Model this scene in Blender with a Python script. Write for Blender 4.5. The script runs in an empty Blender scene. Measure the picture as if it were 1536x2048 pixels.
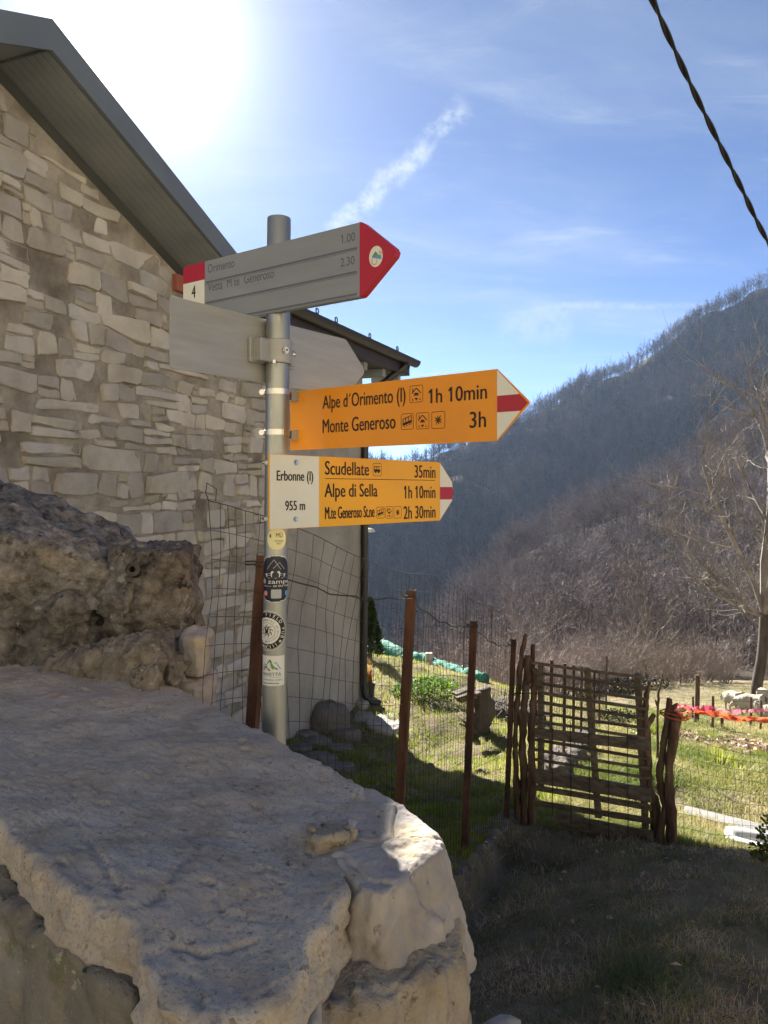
import bpy, math, random
import numpy as np
from mathutils import Vector, noise

rng = random.Random(7)
nrg = np.random.default_rng(7)
scene = bpy.context.scene
COL = scene.collection

# ------------------------------------------------------------------ camera, sky, sun, exposure
F, CX, HY, EYE = 1538.0, 768.0, 980.0, 1.6       # focal length / horizon in photo pixels, eye height
cam_d = bpy.data.cameras.new("camera")
cam = bpy.data.objects.new("camera", cam_d); COL.objects.link(cam)
cam.location = (0, 0, EYE); cam.rotation_euler = (math.pi/2, 0, 0)
cam_d.sensor_fit = 'VERTICAL'; cam_d.sensor_height = 24.0; cam_d.sensor_width = 18.0
cam_d.lens = 24.0*F/2048.0
cam_d.shift_y = -(1024-HY)/2048.0
cam_d.clip_start = 0.02; cam_d.clip_end = 9000
scene.camera = cam

SUN = Vector((-0.324, 1.0, 0.600)).normalized()
sun_el = math.asin(SUN.z); sun_az = math.atan2(SUN.x, SUN.y)
world = bpy.data.worlds.new("World"); scene.world = world; world.use_nodes = True
wn, wl = world.node_tree.nodes, world.node_tree.links
for n_ in list(wn): wn.remove(n_)
w_out = wn.new("ShaderNodeOutputWorld"); w_bg = wn.new("ShaderNodeBackground")
w_bg.inputs['Strength'].default_value = 0.05
sky = wn.new("ShaderNodeTexSky"); sky.sky_type = 'NISHITA'; sky.sun_disc = False
sky.sun_elevation = sun_el; sky.sun_rotation = sun_az
sky.altitude = 1900; sky.air_density = 0.36; sky.dust_density = 0.2; sky.ozone_density = 4.5
wl.new(w_bg.outputs[0], w_out.inputs[0])
def wmath(op, a, b=None, c=None, clamp=False):
    m = wn.new("ShaderNodeMath"); m.operation = op; m.use_clamp = clamp
    for i, v in enumerate((a, b, c)):
        if v is None: continue
        if isinstance(v, (int, float)): m.inputs[i].default_value = v
        else: wl.new(v, m.inputs[i])
    return m.outputs[0]
def wvec(op, a, b=None):
    m = wn.new("ShaderNodeVectorMath"); m.operation = op
    for i, v in enumerate((a, b)):
        if v is None: continue
        if isinstance(v, (tuple, list, Vector)): m.inputs[i].default_value = tuple(v)
        else: wl.new(v, m.inputs[i])
    return m
def wnoise(vec, scale, detail, rough, dist=0.0):
    t = wn.new("ShaderNodeTexNoise"); t.inputs['Scale'].default_value = scale
    t.inputs['Detail'].default_value = detail; t.inputs['Roughness'].default_value = rough
    t.inputs['Distortion'].default_value = dist
    wl.new(vec, t.inputs['Vector']); return t.outputs['Fac']
def wmap(v, a, b, c=0.0, d=1.0):
    m = wn.new("ShaderNodeMapRange"); m.interpolation_type = 'SMOOTHSTEP'
    wl.new(v, m.inputs[0])
    for i, q in enumerate((a, b, c, d)): m.inputs[1+i].default_value = q
    return m.outputs[0]
tc = wn.new("ShaderNodeTexCoord"); DIR = tc.outputs['Generated']
sep = wn.new("ShaderNodeSeparateXYZ"); wl.new(DIR, sep.inputs[0])
# thin cirrus on a high flat layer, in world directions
zz = wmath('MAXIMUM', sep.outputs[2], 0.03)
zz = wmath('ADD', zz, 0.10)
cmb = wn.new("ShaderNodeCombineXYZ")
wl.new(wmath('DIVIDE', sep.outputs[0], zz), cmb.inputs[0]); wl.new(wmath('DIVIDE', sep.outputs[1], zz), cmb.inputs[1])
mp = wn.new("ShaderNodeMapping"); mp.vector_type = 'POINT'
mp.inputs['Rotation'].default_value = (0, 0, math.radians(18)); mp.inputs['Scale'].default_value = (0.55, 1.5, 1)
wl.new(cmb.outputs[0], mp.inputs[0])
n1 = wnoise(mp.outputs[0], 0.9, 9, 0.62, 0.7)
n2 = wnoise(mp.outputs[0], 3.4, 8, 0.66, 0.9)
cirrus = wmath('ADD', wmath('MULTIPLY', wmap(n1, 0.42, 0.80), 0.42), wmath('MULTIPLY', wmath('MULTIPLY', wmap(n2, 0.47, 0.80), wmap(n1, 0.36, 0.60)), 0.40), None, True)
# contrail: a ragged band along a great circle between two directions
def pdir(px, py): return Vector(((px-CX)/F, 1.0, (HY-py)/F)).normalized()
def streak(A, B, width, soft0, soft1, nscale, ragged):
    n = A.cross(B).normalized(); e = B-A; L = e.length; e.normalize()
    dn = wvec('DOT_PRODUCT', DIR, n).outputs['Value']
    off = wvec('SUBTRACT', DIR, A).outputs[0]
    al = wmath('DIVIDE', wvec('DOT_PRODUCT', off, e).outputs['Value'], L)
    nz = wnoise(DIR, nscale, 6, 0.65)
    dn = wmath('ADD', dn, wmath('MULTIPLY', wmath('SUBTRACT', nz, 0.5), ragged))
    nf = wnoise(DIR, nscale*3.2, 8, 0.7)
    band = wmap(wmath('ABSOLUTE', dn), width, width*0.15)
    alm = wmath('MULTIPLY', wmap(al, -soft0, 0.12), wmap(al, 1.0+soft1, 0.93))
    return wmath('MULTIPLY', wmath('MULTIPLY', band, alm), wmap(nf, 0.30, 0.66))
c1 = wmath('MULTIPLY', streak(pdir(672, 470), pdir(918, 212), 0.019, 0.5, 0.08, 13.0, 0.062), 1.0)
c2 = wmath('MULTIPLY', streak(pdir(1110, 610), pdir(1430, 612), 0.006, 0.15, 0.1, 16.0, 0.014), 0.40)
c3 = wmath('MULTIPLY', streak(pdir(1010, 655), pdir(1140, 655), 0.032, 0.25, 0.1, 11.0, 0.055), 0.42)
cl = wmath('ADD', wmath('ADD', cirrus, c1), wmath('ADD', c2, c3), None, True)
# forward scattering of the thin ice cloud towards the sun
cosg = wvec('DOT_PRODUCT', DIR, SUN).outputs['Value']
g1 = wmath('POWER', wmath('MAXIMUM', cosg, 0.0), 7.0)
g2 = wmath('POWER', wmath('MAXIMUM', cosg, 0.0), 190.0)
g4 = wmath('POWER', wmath('MAXIMUM', cosg, 0.0), 38.0)
g3 = wmath('POWER', wmath('MAXIMUM', cosg, 0.0), 900.0)
aur = wmath('ADD', wmath('ADD', wmath('MULTIPLY', g1, 0.26), wmath('MULTIPLY', g4, 1.35)), wmath('ADD', wmath('MULTIPLY', g2, 5.0), wmath('MULTIPLY', g3, 60.0)))
mixs = wn.new("ShaderNodeMixRGB"); wl.new(cl, mixs.inputs[0]); wl.new(sky.outputs[0], mixs.inputs[1]); mixs.inputs[2].default_value = (2.6, 3.0, 3.5, 1)
aurc = wn.new("ShaderNodeMixRGB"); aurc.blend_type = 'MULTIPLY'; aurc.inputs[0].default_value = 1.0
aurc.inputs[1].default_value = (1.0, 0.985, 0.95, 1); wl.new(aur, aurc.inputs[2])
glow = wn.new("ShaderNodeMixRGB"); glow.blend_type = 'ADD'; glow.inputs[0].default_value = 1.0
wl.new(mixs.outputs[0], glow.inputs[1]); wl.new(aurc.outputs[0], glow.inputs[2])
wl.new(glow.outputs[0], w_bg.inputs['Color'])

sun_d = bpy.data.lights.new("sun", 'SUN'); sun_d.energy = 5.0; sun_d.angle = math.radians(0.53); sun_d.color = (1.0, 0.945, 0.86)
sun_o = bpy.data.objects.new("sun", sun_d); COL.objects.link(sun_o)
sun_o.location = SUN*60; sun_o.rotation_euler = SUN.to_track_quat('Z', 'Y').to_euler()

scene.view_settings.view_transform = 'Standard'
scene.view_settings.look = 'None'
scene.view_settings.gamma = 1.0
scene.view_settings.use_curve_mapping = False
scene.view_settings.exposure = 2.22
scene.render.engine = 'CYCLES'
scene.cycles.max_bounces = 6; scene.cycles.diffuse_bounces = 4; scene.cycles.transparent_max_bounces = 8
scene.cycles.volume_bounces = 0
scene.cycles.use_denoising = True

# ------------------------------------------------------------------ helpers
def P(px, py, Y): return Vector(((px-CX)/F*Y, Y, EYE-(py-HY)/F*Y))
def Q(px, py, Z):
    Y = (EYE-Z)*F/(py-HY); return Vector(((px-CX)/F*Y, Y, Z))

def tag(o, label=None, cat=None, group=None, kind=None):
    if label: o['label'] = label
    if cat: o['category'] = cat
    if group: o['group'] = group
    if kind: o['kind'] = kind
    return o
WLOC = {}
def thing(name, loc, label, cat, group=None, rz=0.0):
    o = bpy.data.objects.new(name, None); COL.objects.link(o)
    o.location = loc; o.rotation_euler = (0, 0, rz); o.empty_display_size = 0.1
    WLOC[o.name] = Vector(loc)
    return tag(o, label, cat, group)
def link(name, me, parent=None, loc=None):
    o = bpy.data.objects.new(name, me); COL.objects.link(o)
    if parent is not None: o.parent = parent; WLOC[o.name] = WLOC.get(parent.name, Vector((0, 0, 0)))
    else: WLOC[o.name] = Vector((0, 0, 0))
    if loc is not None: o.location = loc; WLOC[o.name] = WLOC[o.name]+Vector(loc)
    return o
def np_mesh(name, V, T, mat, smooth=False, quads=False):
    me = bpy.data.meshes.new(name)
    V = np.asarray(V, dtype=np.float32); T = np.asarray(T, dtype=np.int32); k = 4 if quads else 3
    me.vertices.add(len(V)); me.vertices.foreach_set('co', V.ravel())
    me.loops.add(len(T)*k); me.loops.foreach_set('vertex_index', T.ravel())
    me.polygons.add(len(T))
    me.polygons.foreach_set('loop_start', np.arange(0, len(T)*k, k, dtype=np.int32))
    me.update(calc_edges=True); me.validate()
    if smooth: me.polygons.foreach_set('use_smooth', np.ones(len(me.polygons), dtype=bool))
    if mat: me.materials.append(mat)
    return me

class MB:
    def __init__(s): s.v = []; s.f = []
    def add(s, vs, fs):
        b = len(s.v); s.v.extend([tuple(q) for q in vs]); s.f.extend([tuple(b+i for i in f) for f in fs]); return s
    def box(s, c, size, ax=None):
        c = Vector(c); hx, hy, hz = [q/2 for q in size]
        X, Y, Z = ax if ax else (Vector((1, 0, 0)), Vector((0, 1, 0)), Vector((0, 0, 1)))
        vs = [c+X*(hx*i)+Y*(hy*j)+Z*(hz*k) for k in (-1, 1) for j in (-1, 1) for i in (-1, 1)]
        return s.add(vs, [(0, 2, 3, 1), (4, 5, 7, 6), (0, 1, 5, 4), (2, 6, 7, 3), (0, 4, 6, 2), (1, 3, 7, 5)])
    def bar(s, a, b, w, h, up=Vector((0, 0, 1))):
        a, b = Vector(a), Vector(b); X = (b-a); L = X.length; X.normalize()
        Y = up.cross(X); Y.normalize(); Z = X.cross(Y)
        return s.box((a+b)/2, (L, w, h), (X, Y, Z))
    def tube(s, path, r, n=6, cap=True, closed=False):
        path = [Vector(p) for p in path]; m = len(path)
        if m < 2: return s
        rs = r if isinstance(r, (list, tuple)) else [r]*m
        T0 = (path[1]-path[0]).normalized()
        ref = Vector((0, 0, 1)) if abs(T0.z) < 0.9 else Vector((1, 0, 0))
        N = T0.cross(ref).normalized(); vs = []
        for i, p in enumerate(path):
            if closed: T = (path[(i+1) % m]-path[i-1]).normalized()
            else: T = (path[min(i+1, m-1)]-path[max(i-1, 0)])
            if T.length < 1e-9: T = T0
            T = T.normalized(); N = (N-T*N.dot(T))
            if N.length < 1e-6: N = T.orthogonal()
            N.normalize(); B = T.cross(N)
            for k in range(n):
                a = 2*math.pi*k/n; vs.append(p+(N*math.cos(a)+B*math.sin(a))*rs[i])
        fs = []
        for i in range(m if closed else m-1):
            for k in range(n):
                i2 = (i+1) % m
                fs.append((i*n+k, i*n+(k+1) % n, i2*n+(k+1) % n, i2*n+k))
        if cap and not closed:
            fs.append(tuple(reversed(range(n)))); fs.append(tuple((m-1)*n+k for k in range(n)))
        return s.add(vs, fs)
    def prism(s, poly, fn0, fn1):
        """poly: list of 2D points; fn0/fn1 map a 2D point to 3D on the two faces"""
        n = len(poly)
        vs = [fn0(*q) for q in poly]+[fn1(*q) for q in poly]
        return s.add(vs, [tuple(reversed(range(n))), tuple(range(n, 2*n))]+[(i, (i+1) % n, n+(i+1) % n, n+i) for i in range(n)])
    def tri(s, a, b, c): return s.add([a, b, c], [(0, 1, 2)])
    def mesh(s, name, mat, smooth=False, shift=None):
        me = bpy.data.meshes.new(name)
        vs = s.v if shift is None else [(q[0]-shift.x, q[1]-shift.y, q[2]-shift.z) for q in s.v]
        me.from_pydata(vs, [], s.f); me.update()
        if mat: me.materials.append(mat)
        if smooth: me.polygons.foreach_set('use_smooth', np.ones(len(me.polygons), dtype=bool))
        return me
    def build(s, name, mat, parent=None, smooth=False, local=False, bevel=0):
        sh = None
        if parent is not None and not local: sh = WLOC.get(parent.name, Vector((0, 0, 0)))
        o = link(name, s.mesh(name, mat, smooth, sh), parent)
        if bevel:
            b = o.modifiers.new('edge', 'BEVEL'); b.width = bevel; b.segments = 2; b.limit_method = 'ANGLE'
        return o

def fix_normals(o):
    import bmesh
    bm = bmesh.new(); bm.from_mesh(o.data); bmesh.ops.recalc_face_normals(bm, faces=bm.faces); bm.to_mesh(o.data); bm.free()
    return o
def fbm(p, o=4): return noise.fractal(p, 0.9, 2.1, o, noise_basis='PERLIN_ORIGINAL')

# ------------------------------------------------------------------ materials
def mat(name, stops, scale=4.0, detail=6, rough=0.85, bump=None, metal=0.0, rnd=0.0, island=0.0, spots=None, spec=0.3, nrough=0.6, stretch=None, dist=0.0, coat=0.0):
    m = bpy.data.materials.new(name); m.use_nodes = True
    N, L = m.node_tree.nodes, m.node_tree.links
    b = N['Principled BSDF']; b.inputs['Roughness'].default_value = rough; b.inputs['Metallic'].default_value = metal
    b.inputs['Specular IOR Level'].default_value = spec
    tcx = N.new('ShaderNodeTexCoord'); vec = tcx.outputs['Object']
    if stretch:
        mpp = N.new('ShaderNodeMapping'); mpp.inputs['Scale'].default_value = stretch; L.new(vec, mpp.inputs[0]); vec = mpp.outputs[0]
    if len(stops) == 1: stops = [(0.3, stops[0]), (0.7, tuple(c*1.12 for c in stops[0]))]
    t = N.new('ShaderNodeTexNoise'); t.inputs['Scale'].default_value = scale; t.inputs['Detail'].default_value = detail
    t.inputs['Roughness'].default_value = nrough; t.inputs['Distortion'].default_value = dist
    L.new(vec, t.inputs['Vector'])
    r = N.new('ShaderNodeValToRGB'); r.color_ramp.elements[0].position = stops[0][0]; r.color_ramp.elements[0].color = (*stops[0][1], 1)
    r.color_ramp.elements[1].position = stops[-1][0]; r.color_ramp.elements[1].color = (*stops[-1][1], 1)
    for p_, c_ in stops[1:-1]:
        e = r.color_ramp.elements.new(p_); e.color = (*c_, 1)
    L.new(t.outputs['Fac'], r.inputs[0]); col = r.outputs[0]
    for sp in (spots or []):       # (scale, threshold lo, hi, colour, amount, detail)
        t2 = N.new('ShaderNodeTexNoise'); t2.inputs['Scale'].default_value = sp[0]; t2.inputs['Detail'].default_value = sp[5] if len(sp) > 5 else 5
        t2.inputs['Roughness'].default_value = 0.65
        va = N.new('ShaderNodeVectorMath'); va.operation = 'ADD'; va.inputs[1].default_value = (sp[0]*1.7, 3.1, sp[4]*9)
        L.new(vec, va.inputs[0]); L.new(va.outputs[0], t2.inputs['Vector'])
        mr = N.new('ShaderNodeMapRange'); mr.inputs[1].default_value = sp[1]; mr.inputs[2].default_value = sp[2]; mr.inputs[4].default_value = sp[4]
        L.new(t2.outputs['Fac'], mr.inputs[0])
        mx = N.new('ShaderNodeMixRGB'); mx.inputs[2].default_value = (*sp[3], 1)
        L.new(mr.outputs[0], mx.inputs[0]); L.new(col, mx.inputs[1]); col = mx.outputs[0]
    if rnd or island:
        if rnd: src = N.new('ShaderNodeObjectInfo').outputs['Random']; amt = rnd
        else: src = N.new('ShaderNodeNewGeometry').outputs['Random Per Island']; amt = island
        mr = N.new('ShaderNodeMapRange'); mr.inputs[3].default_value = 1-amt; mr.inputs[4].default_value = 1+amt
        L.new(src, mr.inputs[0])
        hsv = N.new('ShaderNodeHueSaturation'); L.new(mr.outputs[0], hsv.inputs['Value']); L.new(col, hsv.inputs['Color'])
        w = N.new('ShaderNodeTexWhiteNoise'); w.noise_dimensions = '1D'; L.new(src, w.inputs['W'])
        mr2 = N.new('ShaderNodeMapRange'); mr2.inputs[3].default_value = 0.5-amt*0.06; mr2.inputs[4].default_value = 0.5+amt*0.06
        L.new(w.outputs['Value'], mr2.inputs[0]); L.new(mr2.outputs[0], hsv.inputs['Hue'])
        mr3 = N.new('ShaderNodeMapRange'); mr3.inputs[3].default_value = 1-amt; mr3.inputs[4].default_value = 1+amt*0.8
        L.new(w.outputs['Value'], mr3.inputs[0]); L.new(mr3.outputs[0], hsv.inputs['Saturation'])
        col = hsv.outputs[0]
    L.new(col, b.inputs['Base Color'])
    if bump:
        prev = None
        for (bs, st, ds) in bump:
            tb = N.new('ShaderNodeTexNoise'); tb.inputs['Scale'].default_value = bs; tb.inputs['Detail'].default_value = 5; tb.inputs['Roughness'].default_value = 0.65
            L.new(vec, tb.inputs['Vector'])
            bb = N.new('ShaderNodeBump'); bb.inputs['Strength'].default_value = st; bb.inputs['Distance'].default_value = ds
            L.new(tb.outputs['Fac'], bb.inputs['Height'])
            if prev: L.new(prev, bb.inputs['Normal'])
            prev = bb.outputs[0]
        L.new(prev, b.inputs['Normal'])
    if coat: b.inputs['Coat Weight'].default_value = coat
    return m
def leafmat(name, c1, c2, c3, scale=0.8, trans=0.35, island=0.35):
    m = mat(name, [(0.38, c1), (0.5, c2), (0.62, c3)], scale=scale, detail=4, rough=0.6, island=island, spec=0.25)
    N, L = m.node_tree.nodes, m.node_tree.links
    b = N['Principled BSDF']; out = N['Material Output']
    tr = N.new('ShaderNodeBsdfTranslucent'); src = b.inputs['Base Color'].links[0].from_socket
    L.new(src, tr.inputs[0]); mx = N.new('ShaderNodeMixShader'); mx.inputs[0].default_value = trans
    L.new(b.outputs[0], mx.inputs[1]); L.new(tr.outputs[0], mx.inputs[2]); L.new(mx.outputs[0], out.inputs[0])
    return m

M = {}
M['mortar'] = mat('cap_mortar', [(0.25, (.27, .225, .175)), (0.45, (.40, .35, .285)), (0.62, (.47, .42, .355)), (0.8, (.53, .485, .42))], scale=13, detail=9, rough=.95, spec=.15,
                  bump=[(40, .2, .006), (150, .5, .003), (380, .7, .002)], spots=[(190, .54, .64, (.20, .165, .125), .58, 3), (85, .61, .67, (.14, .115, .09), .55, 4), (16, .60, .68, (.27, .225, .18), .5, 7), (110, .60, .68, (.60, .54, .46), .4, 3), (55, .64, .70, (.12, .10, .08), .7, 3), (3.2, .52, .70, (.36, .335, .315), .7, 4), (150, .66, .72, (.52, .48, .43), .45, 2), (1.7, .5, .7, (.40, .33, .25), .45, 6)])
M['body'] = mat('wall_mortar', [(0.25, (.19, .155, .115)), (0.5, (.32, .275, .215)), (0.75, (.42, .37, .305))], scale=13, detail=9, rough=.95, spec=.15,
                bump=[(35, .6, .02), (180, .6, .005)], spots=[(24, .61, .67, (.07, .06, .05), .8, 5), (5, .55, .7, (.38, .31, .20), .6, 4)])
M['corner'] = mat('corner_stone', [(0.3, (.24, .215, .20)), (0.5, (.34, .31, .285)), (0.7, (.43, .39, .345))], scale=6, detail=8, rough=.9, spec=.2,
                  bump=[(30, .4, .01), (150, .35, .003)], spots=[(9, .55, .66, (.45, .36, .20), .65, 6), (30, .64, .70, (.10, .09, .08), .7, 4)])
M['rubble'] = mat('rubble_mortar', [(0.25, (.10, .086, .07)), (0.5, (.21, .185, .155)), (0.75, (.33, .30, .255))], scale=16, detail=9, rough=.97, spec=.1, bump=[(50, .8, .012), (170, .7, .004)], spots=[(30, .60, .66, (.05, .04, .032), .8, 5), (60, .62, .68, (.42, .38, .32), .6, 3)])
M['dark_stone'] = mat('dark_stone', [(0.28, (.028, .026, .025)), (0.43, (.085, .077, .071)), (0.55, (.16, .147, .135)), (0.70, (.28, .26, .24))], scale=15, detail=10, rough=.95, spec=.15, nrough=.72, dist=.2,
                      bump=[(22, .8, .02), (120, .7, .006)], spots=[(16, .60, .66, (.34, .31, .27), .8, 7), (12, .60, .66, (.015, .013, .012), .9, 6)])
M['lichen_stone'] = mat('lichen_stone', [(0.30, (.05, .046, .043)), (0.43, (.14, .13, .122)), (0.55, (.24, .222, .207)), (0.68, (.38, .355, .33))], scale=15, detail=10, rough=.95, spec=.15, nrough=.72, dist=.2,
                        bump=[(18, .9, .025), (90, .8, .008)], spots=[(7, .60, .66, (.02, .018, .016), .92, 8), (5, .60, .68, (.38, .31, .20), .4, 5), (19, .57, .64, (.05, .042, .036), .8, 6), (38, .63, .70, (.44, .40, .35), .5, 4)])
M['face_stone'] = mat('face_stone', [(0.3, (.10, .09, .075)), (0.5, (.20, .18, .15)), (0.7, (.28, .26, .23))], scale=8, detail=9, rough=.92, spec=.2,
                      bump=[(40, .6, .012), (160, .4, .004)], spots=[(28, .55, .63, (.13, .14, .07), .7, 6), (45, .62, .67, (.36, .36, .30), .7, 4)])
M['house_stone'] = mat('house_stone', [(0.28, (.32, .29, .255)), (0.5, (.42, .385, .345)), (0.72, (.50, .465, .42))], scale=3.2, detail=8, rough=.92, spec=.2, rnd=.26,
                       bump=[(14, .5, .02), (70, .4, .005)], spots=[(1.6, .62, .74, (.10, .095, .09), .5, 6), (5, .60, .72, (.42, .33, .25), .5, 5), (2.2, .58, .70, (.33, .35, .38), .6, 4)])
M['house_stone_stuff'] = mat('house_stone_small', [(0.28, (.29, .25, .20)), (0.5, (.39, .35, .29)), (0.72, (.47, .43, .37))], scale=3.2, detail=8, rough=.92, spec=.2, island=.22,
                             bump=[(14, .5, .02), (70, .4, .005)])
M['house_mortar'] = mat('house_mortar', [(0.34, (.17, .145, .12)), (0.47, (.28, .25, .21)), (0.62, (.42, .38, .325))], scale=2.3, detail=9, rough=.97, spec=.1, bump=[(18, .8, .03), (90, .7, .008)])
M['plaster'] = mat('plaster', [(0.28, (.25, .235, .21)), (0.5, (.34, .32, .29)), (0.75, (.41, .39, .36))], scale=1.1, detail=8, rough=.95, spec=.12, bump=[(8, .25, .02), (120, .3, .003)],
                   spots=[(.8, .46, .68, (.19, .175, .155), .8, 9), (6, .60, .68, (.24, .22, .195), .5, 6)])
M['roof_edge'] = mat('roof_edge', [(0.3, (.11, .13, .155)), (0.7, (.15, .17, .195))], scale=2, rough=.45, spec=.4)
M['soffit'] = mat('soffit_wood', [(0.3, (.20, .22, .245)), (0.7, (.27, .29, .31))], scale=3, rough=.8)
M['eave_metal'] = mat('eave_metal', [(0.3, (.028, .022, .02)), (0.7, (.05, .038, .035))], scale=3, rough=.5, spec=.4)
M['black_metal'] = mat('black_metal', [(0.3, (.015, .016, .018)), (0.7, (.025, .026, .028))], scale=3, rough=.4, spec=.45)
M['galv'] = mat('galvanised_steel', [(0.28, (.23, .245, .24)), (0.5, (.31, .325, .32)), (0.72, (.40, .41, .405))], scale=14, detail=7, rough=.42, metal=.75, spots=[(60, .6, .7, (.5, .5, .49), .4, 3)], stretch=(1, 1, .25), bump=[(90, .08, .002)])
M['steel'] = mat('steel', [(.5, .5, .5)], scale=20, rough=.28, metal=.95)
M['alu_front'] = mat('aluminium_front', [(0.3, (.20, .215, .24)), (0.7, (.25, .265, .29))], scale=3, detail=4, rough=.5, spec=.4, stretch=(1, 1, 6))
M['alu_back'] = mat('aluminium_back', [(0.3, (.30, .30, .29)), (0.7, (.38, .375, .36))], scale=5, detail=6, rough=.48, metal=.3, stretch=(1, 1, 8), spots=[(9, .66, .72, (.5, .5, .5), .3, 3)])
M['yellow'] = mat('sign_yellow', [(0.3, (.78, .37, .008)), (0.7, (.83, .405, .010))], scale=4, rough=.42, spec=.35, spots=[(7, .55, .78, (.66, .28, .02), .45, 6), (60, .66, .74, (.45, .25, .06), .3, 3)])
M['orange'] = mat('sign_orange', [(0.3, (.74, .27, .010)), (0.7, (.79, .30, .012))], scale=4, rough=.42, spec=.35, spots=[(7, .55, .78, (.60, .20, .02), .45, 6), (60, .66, .74, (.40, .2, .05), .3, 3)])
M['white_sign'] = mat('sign_white', [(.66, .655, .575)], scale=5, rough=.42, spec=.3, spots=[(9, .55, .8, (.58, .57, .49), .5, 6)])
M['red'] = mat('sign_red', [(.38, .012, .028)], scale=5, rough=.4, spec=.35)
M['ink'] = mat('ink', [(.018, .014, .014)], scale=5, rough=.6)
M['grey_ink'] = mat('grey_ink', [(.075, .085, .11)], scale=5, rough=.6)
M['groove'] = mat('groove', [(.10, .11, .135)], scale=5, rough=.6)
M['rust'] = mat('rusty_iron', [(0.3, (.025, .014, .011)), (0.48, (.075, .038, .026)), (0.7, (.15, .075, .048))], scale=9, detail=8, rough=.85, spec=.2, stretch=(1, 1, .35), bump=[(70, .4, .003)])
M['wire'] = mat('wire', [(.045, .04, .038)], scale=30, rough=.6, metal=.3)
M['bark'] = mat('post_bark', [(0.3, (.045, .03, .024)), (0.5, (.12, .078, .055)), (0.7, (.22, .155, .11))], scale=9, detail=8, rough=.95, spec=.12, stretch=(3, 3, .5), bump=[(45, .9, .012)])
M['plank'] = mat('grey_plank', [(0.3, (.06, .047, .036)), (0.5, (.12, .098, .075)), (0.72, (.19, .16, .125))], scale=7, detail=7, rough=.9, spec=.15, stretch=(.5, 4, 5), rnd=.2, bump=[(60, .4, .004)])
M['pale_plank'] = mat('pale_plank', [(0.3, (.20, .20, .185)), (0.7, (.28, .28, .26))], scale=5, rough=.7, stretch=(.5, 4, 4))
M['enamel'] = mat('white_enamel', [(0.3, (.42, .42, .40)), (0.7, (.58, .58, .55))], scale=5, detail=7, rough=.4, spec=.4)
M['dkgreen'] = mat('dark_green', [(.015, .075, .045)], scale=5, rough=.5)
M['tarp'] = mat('green_tarp', [(0.3, (.02, .12, .085)), (0.55, (.045, .22, .155)), (0.75, (.10, .32, .24))], scale=5, detail=6, rough=.75, spec=.15, bump=[(22, .8, .03)])
M['concrete'] = mat('concrete', [(.30, .29, .27)], scale=8, rough=.95, bump=[(60, .4, .006)])
M['kerb'] = mat('kerb_stone', [(0.3, (.06, .05, .04)), (0.7, (.17, .15, .125))], scale=14, detail=8, rough=.95, bump=[(40, .7, .012)])
M['wool'] = mat('wool', [(0.3, (.40, .36, .28)), (0.7, (.54, .49, .40))], scale=14, detail=5, rough=.95, spec=.1, bump=[(40, .9, .03)])
M['tape_orange'] = leafmat('tape_orange', (.55, .10, .02), (.6, .13, .03), (.62, .17, .05), 6, .4, .1)
M['tape_pink'] = leafmat('tape_pink', (.5, .05, .11), (.58, .07, .14), (.6, .2, .24), 6, .4, .1)
M['cable'] = mat('cable', [(.012, .012, .013)], scale=20, rough=.5)
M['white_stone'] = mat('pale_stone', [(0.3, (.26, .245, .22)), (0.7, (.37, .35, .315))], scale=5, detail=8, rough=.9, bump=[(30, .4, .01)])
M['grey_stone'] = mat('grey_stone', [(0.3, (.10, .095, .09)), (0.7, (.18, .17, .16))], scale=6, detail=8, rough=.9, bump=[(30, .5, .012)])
M['soil'] = mat('soil', [(0.3, (.09, .072, .048)), (0.5, (.17, .14, .09)), (0.7, (.27, .22, .15))], scale=2.2, detail=9, rough=1, spec=.05, bump=[(18, .8, .04), (80, .6, .01)])
M['litter'] = mat('leaf_litter', [(0.3, (.028, .022, .018)), (0.5, (.048, .038, .03)), (0.7, (.075, .06, .05))], scale=.25, detail=9, rough=1, spec=.05)
M['valley'] = mat('valley_floor', [(.06, .06, .04)], scale=.02, rough=1)
M['tree_far'] = mat('far_tree_bark', [(0.3, (.055, .042, .04)), (0.7, (.15, .12, .112))], scale=.6, rough=.95, spec=.05, rnd=.4)
M['tree_mid'] = mat('bare_twigs', [(0.3, (.115, .094, .088)), (0.7, (.25, .212, .20))], scale=.5, rough=.95, spec=.05, rnd=.5)
M['shrub'] = mat('shrub_twigs', [(0.3, (.19, .155, .135)), (0.7, (.36, .305, .27))], scale=.8, rough=.9, spec=.1, rnd=.2)
M['tree_near'] = mat('pale_bark', [(0.3, (.09, .078, .065)), (0.5, (.19, .165, .14)), (0.72, (.36, .33, .285))], scale=1.2, rough=.85, spec=.2)
M['trunk_dark'] = mat('dark_trunk', [(0.3, (.05, .04, .03)), (0.7, (.14, .115, .09))], scale=3, rough=.95, stretch=(2, 2, .5), bump=[(25, .8, .03)])
M['grass_yard'] = leafmat('grass_yard', (.14, .185, .02), (.25, .285, .04), (.38, .36, .11), .9, .5, .3)
M['grass_path'] = leafmat('grass_path', (.11, .15, .045), (.31, .28, .14), (.66, .49, .32), 1.9, .5, .5)
M['grass_pasture'] = leafmat('grass_pasture', (.12, .165, .028), (.24, .255, .065), (.39, .34, .15), .55, .45, .3)
M['leaf_dead'] = leafmat('dead_leaf', (.16, .08, .045), (.32, .18, .11), (.55, .40, .29), 6, .25, .4)
M['thicket'] = leafmat('thicket_leaf', (.025, .022, .014), (.05, .045, .025), (.09, .08, .045), 3, .2, .4)
M['conifer'] = leafmat('conifer_leaf', (.012, .028, .010), (.022, .045, .014), (.045, .075, .022), 3, .2, .4)
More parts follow.
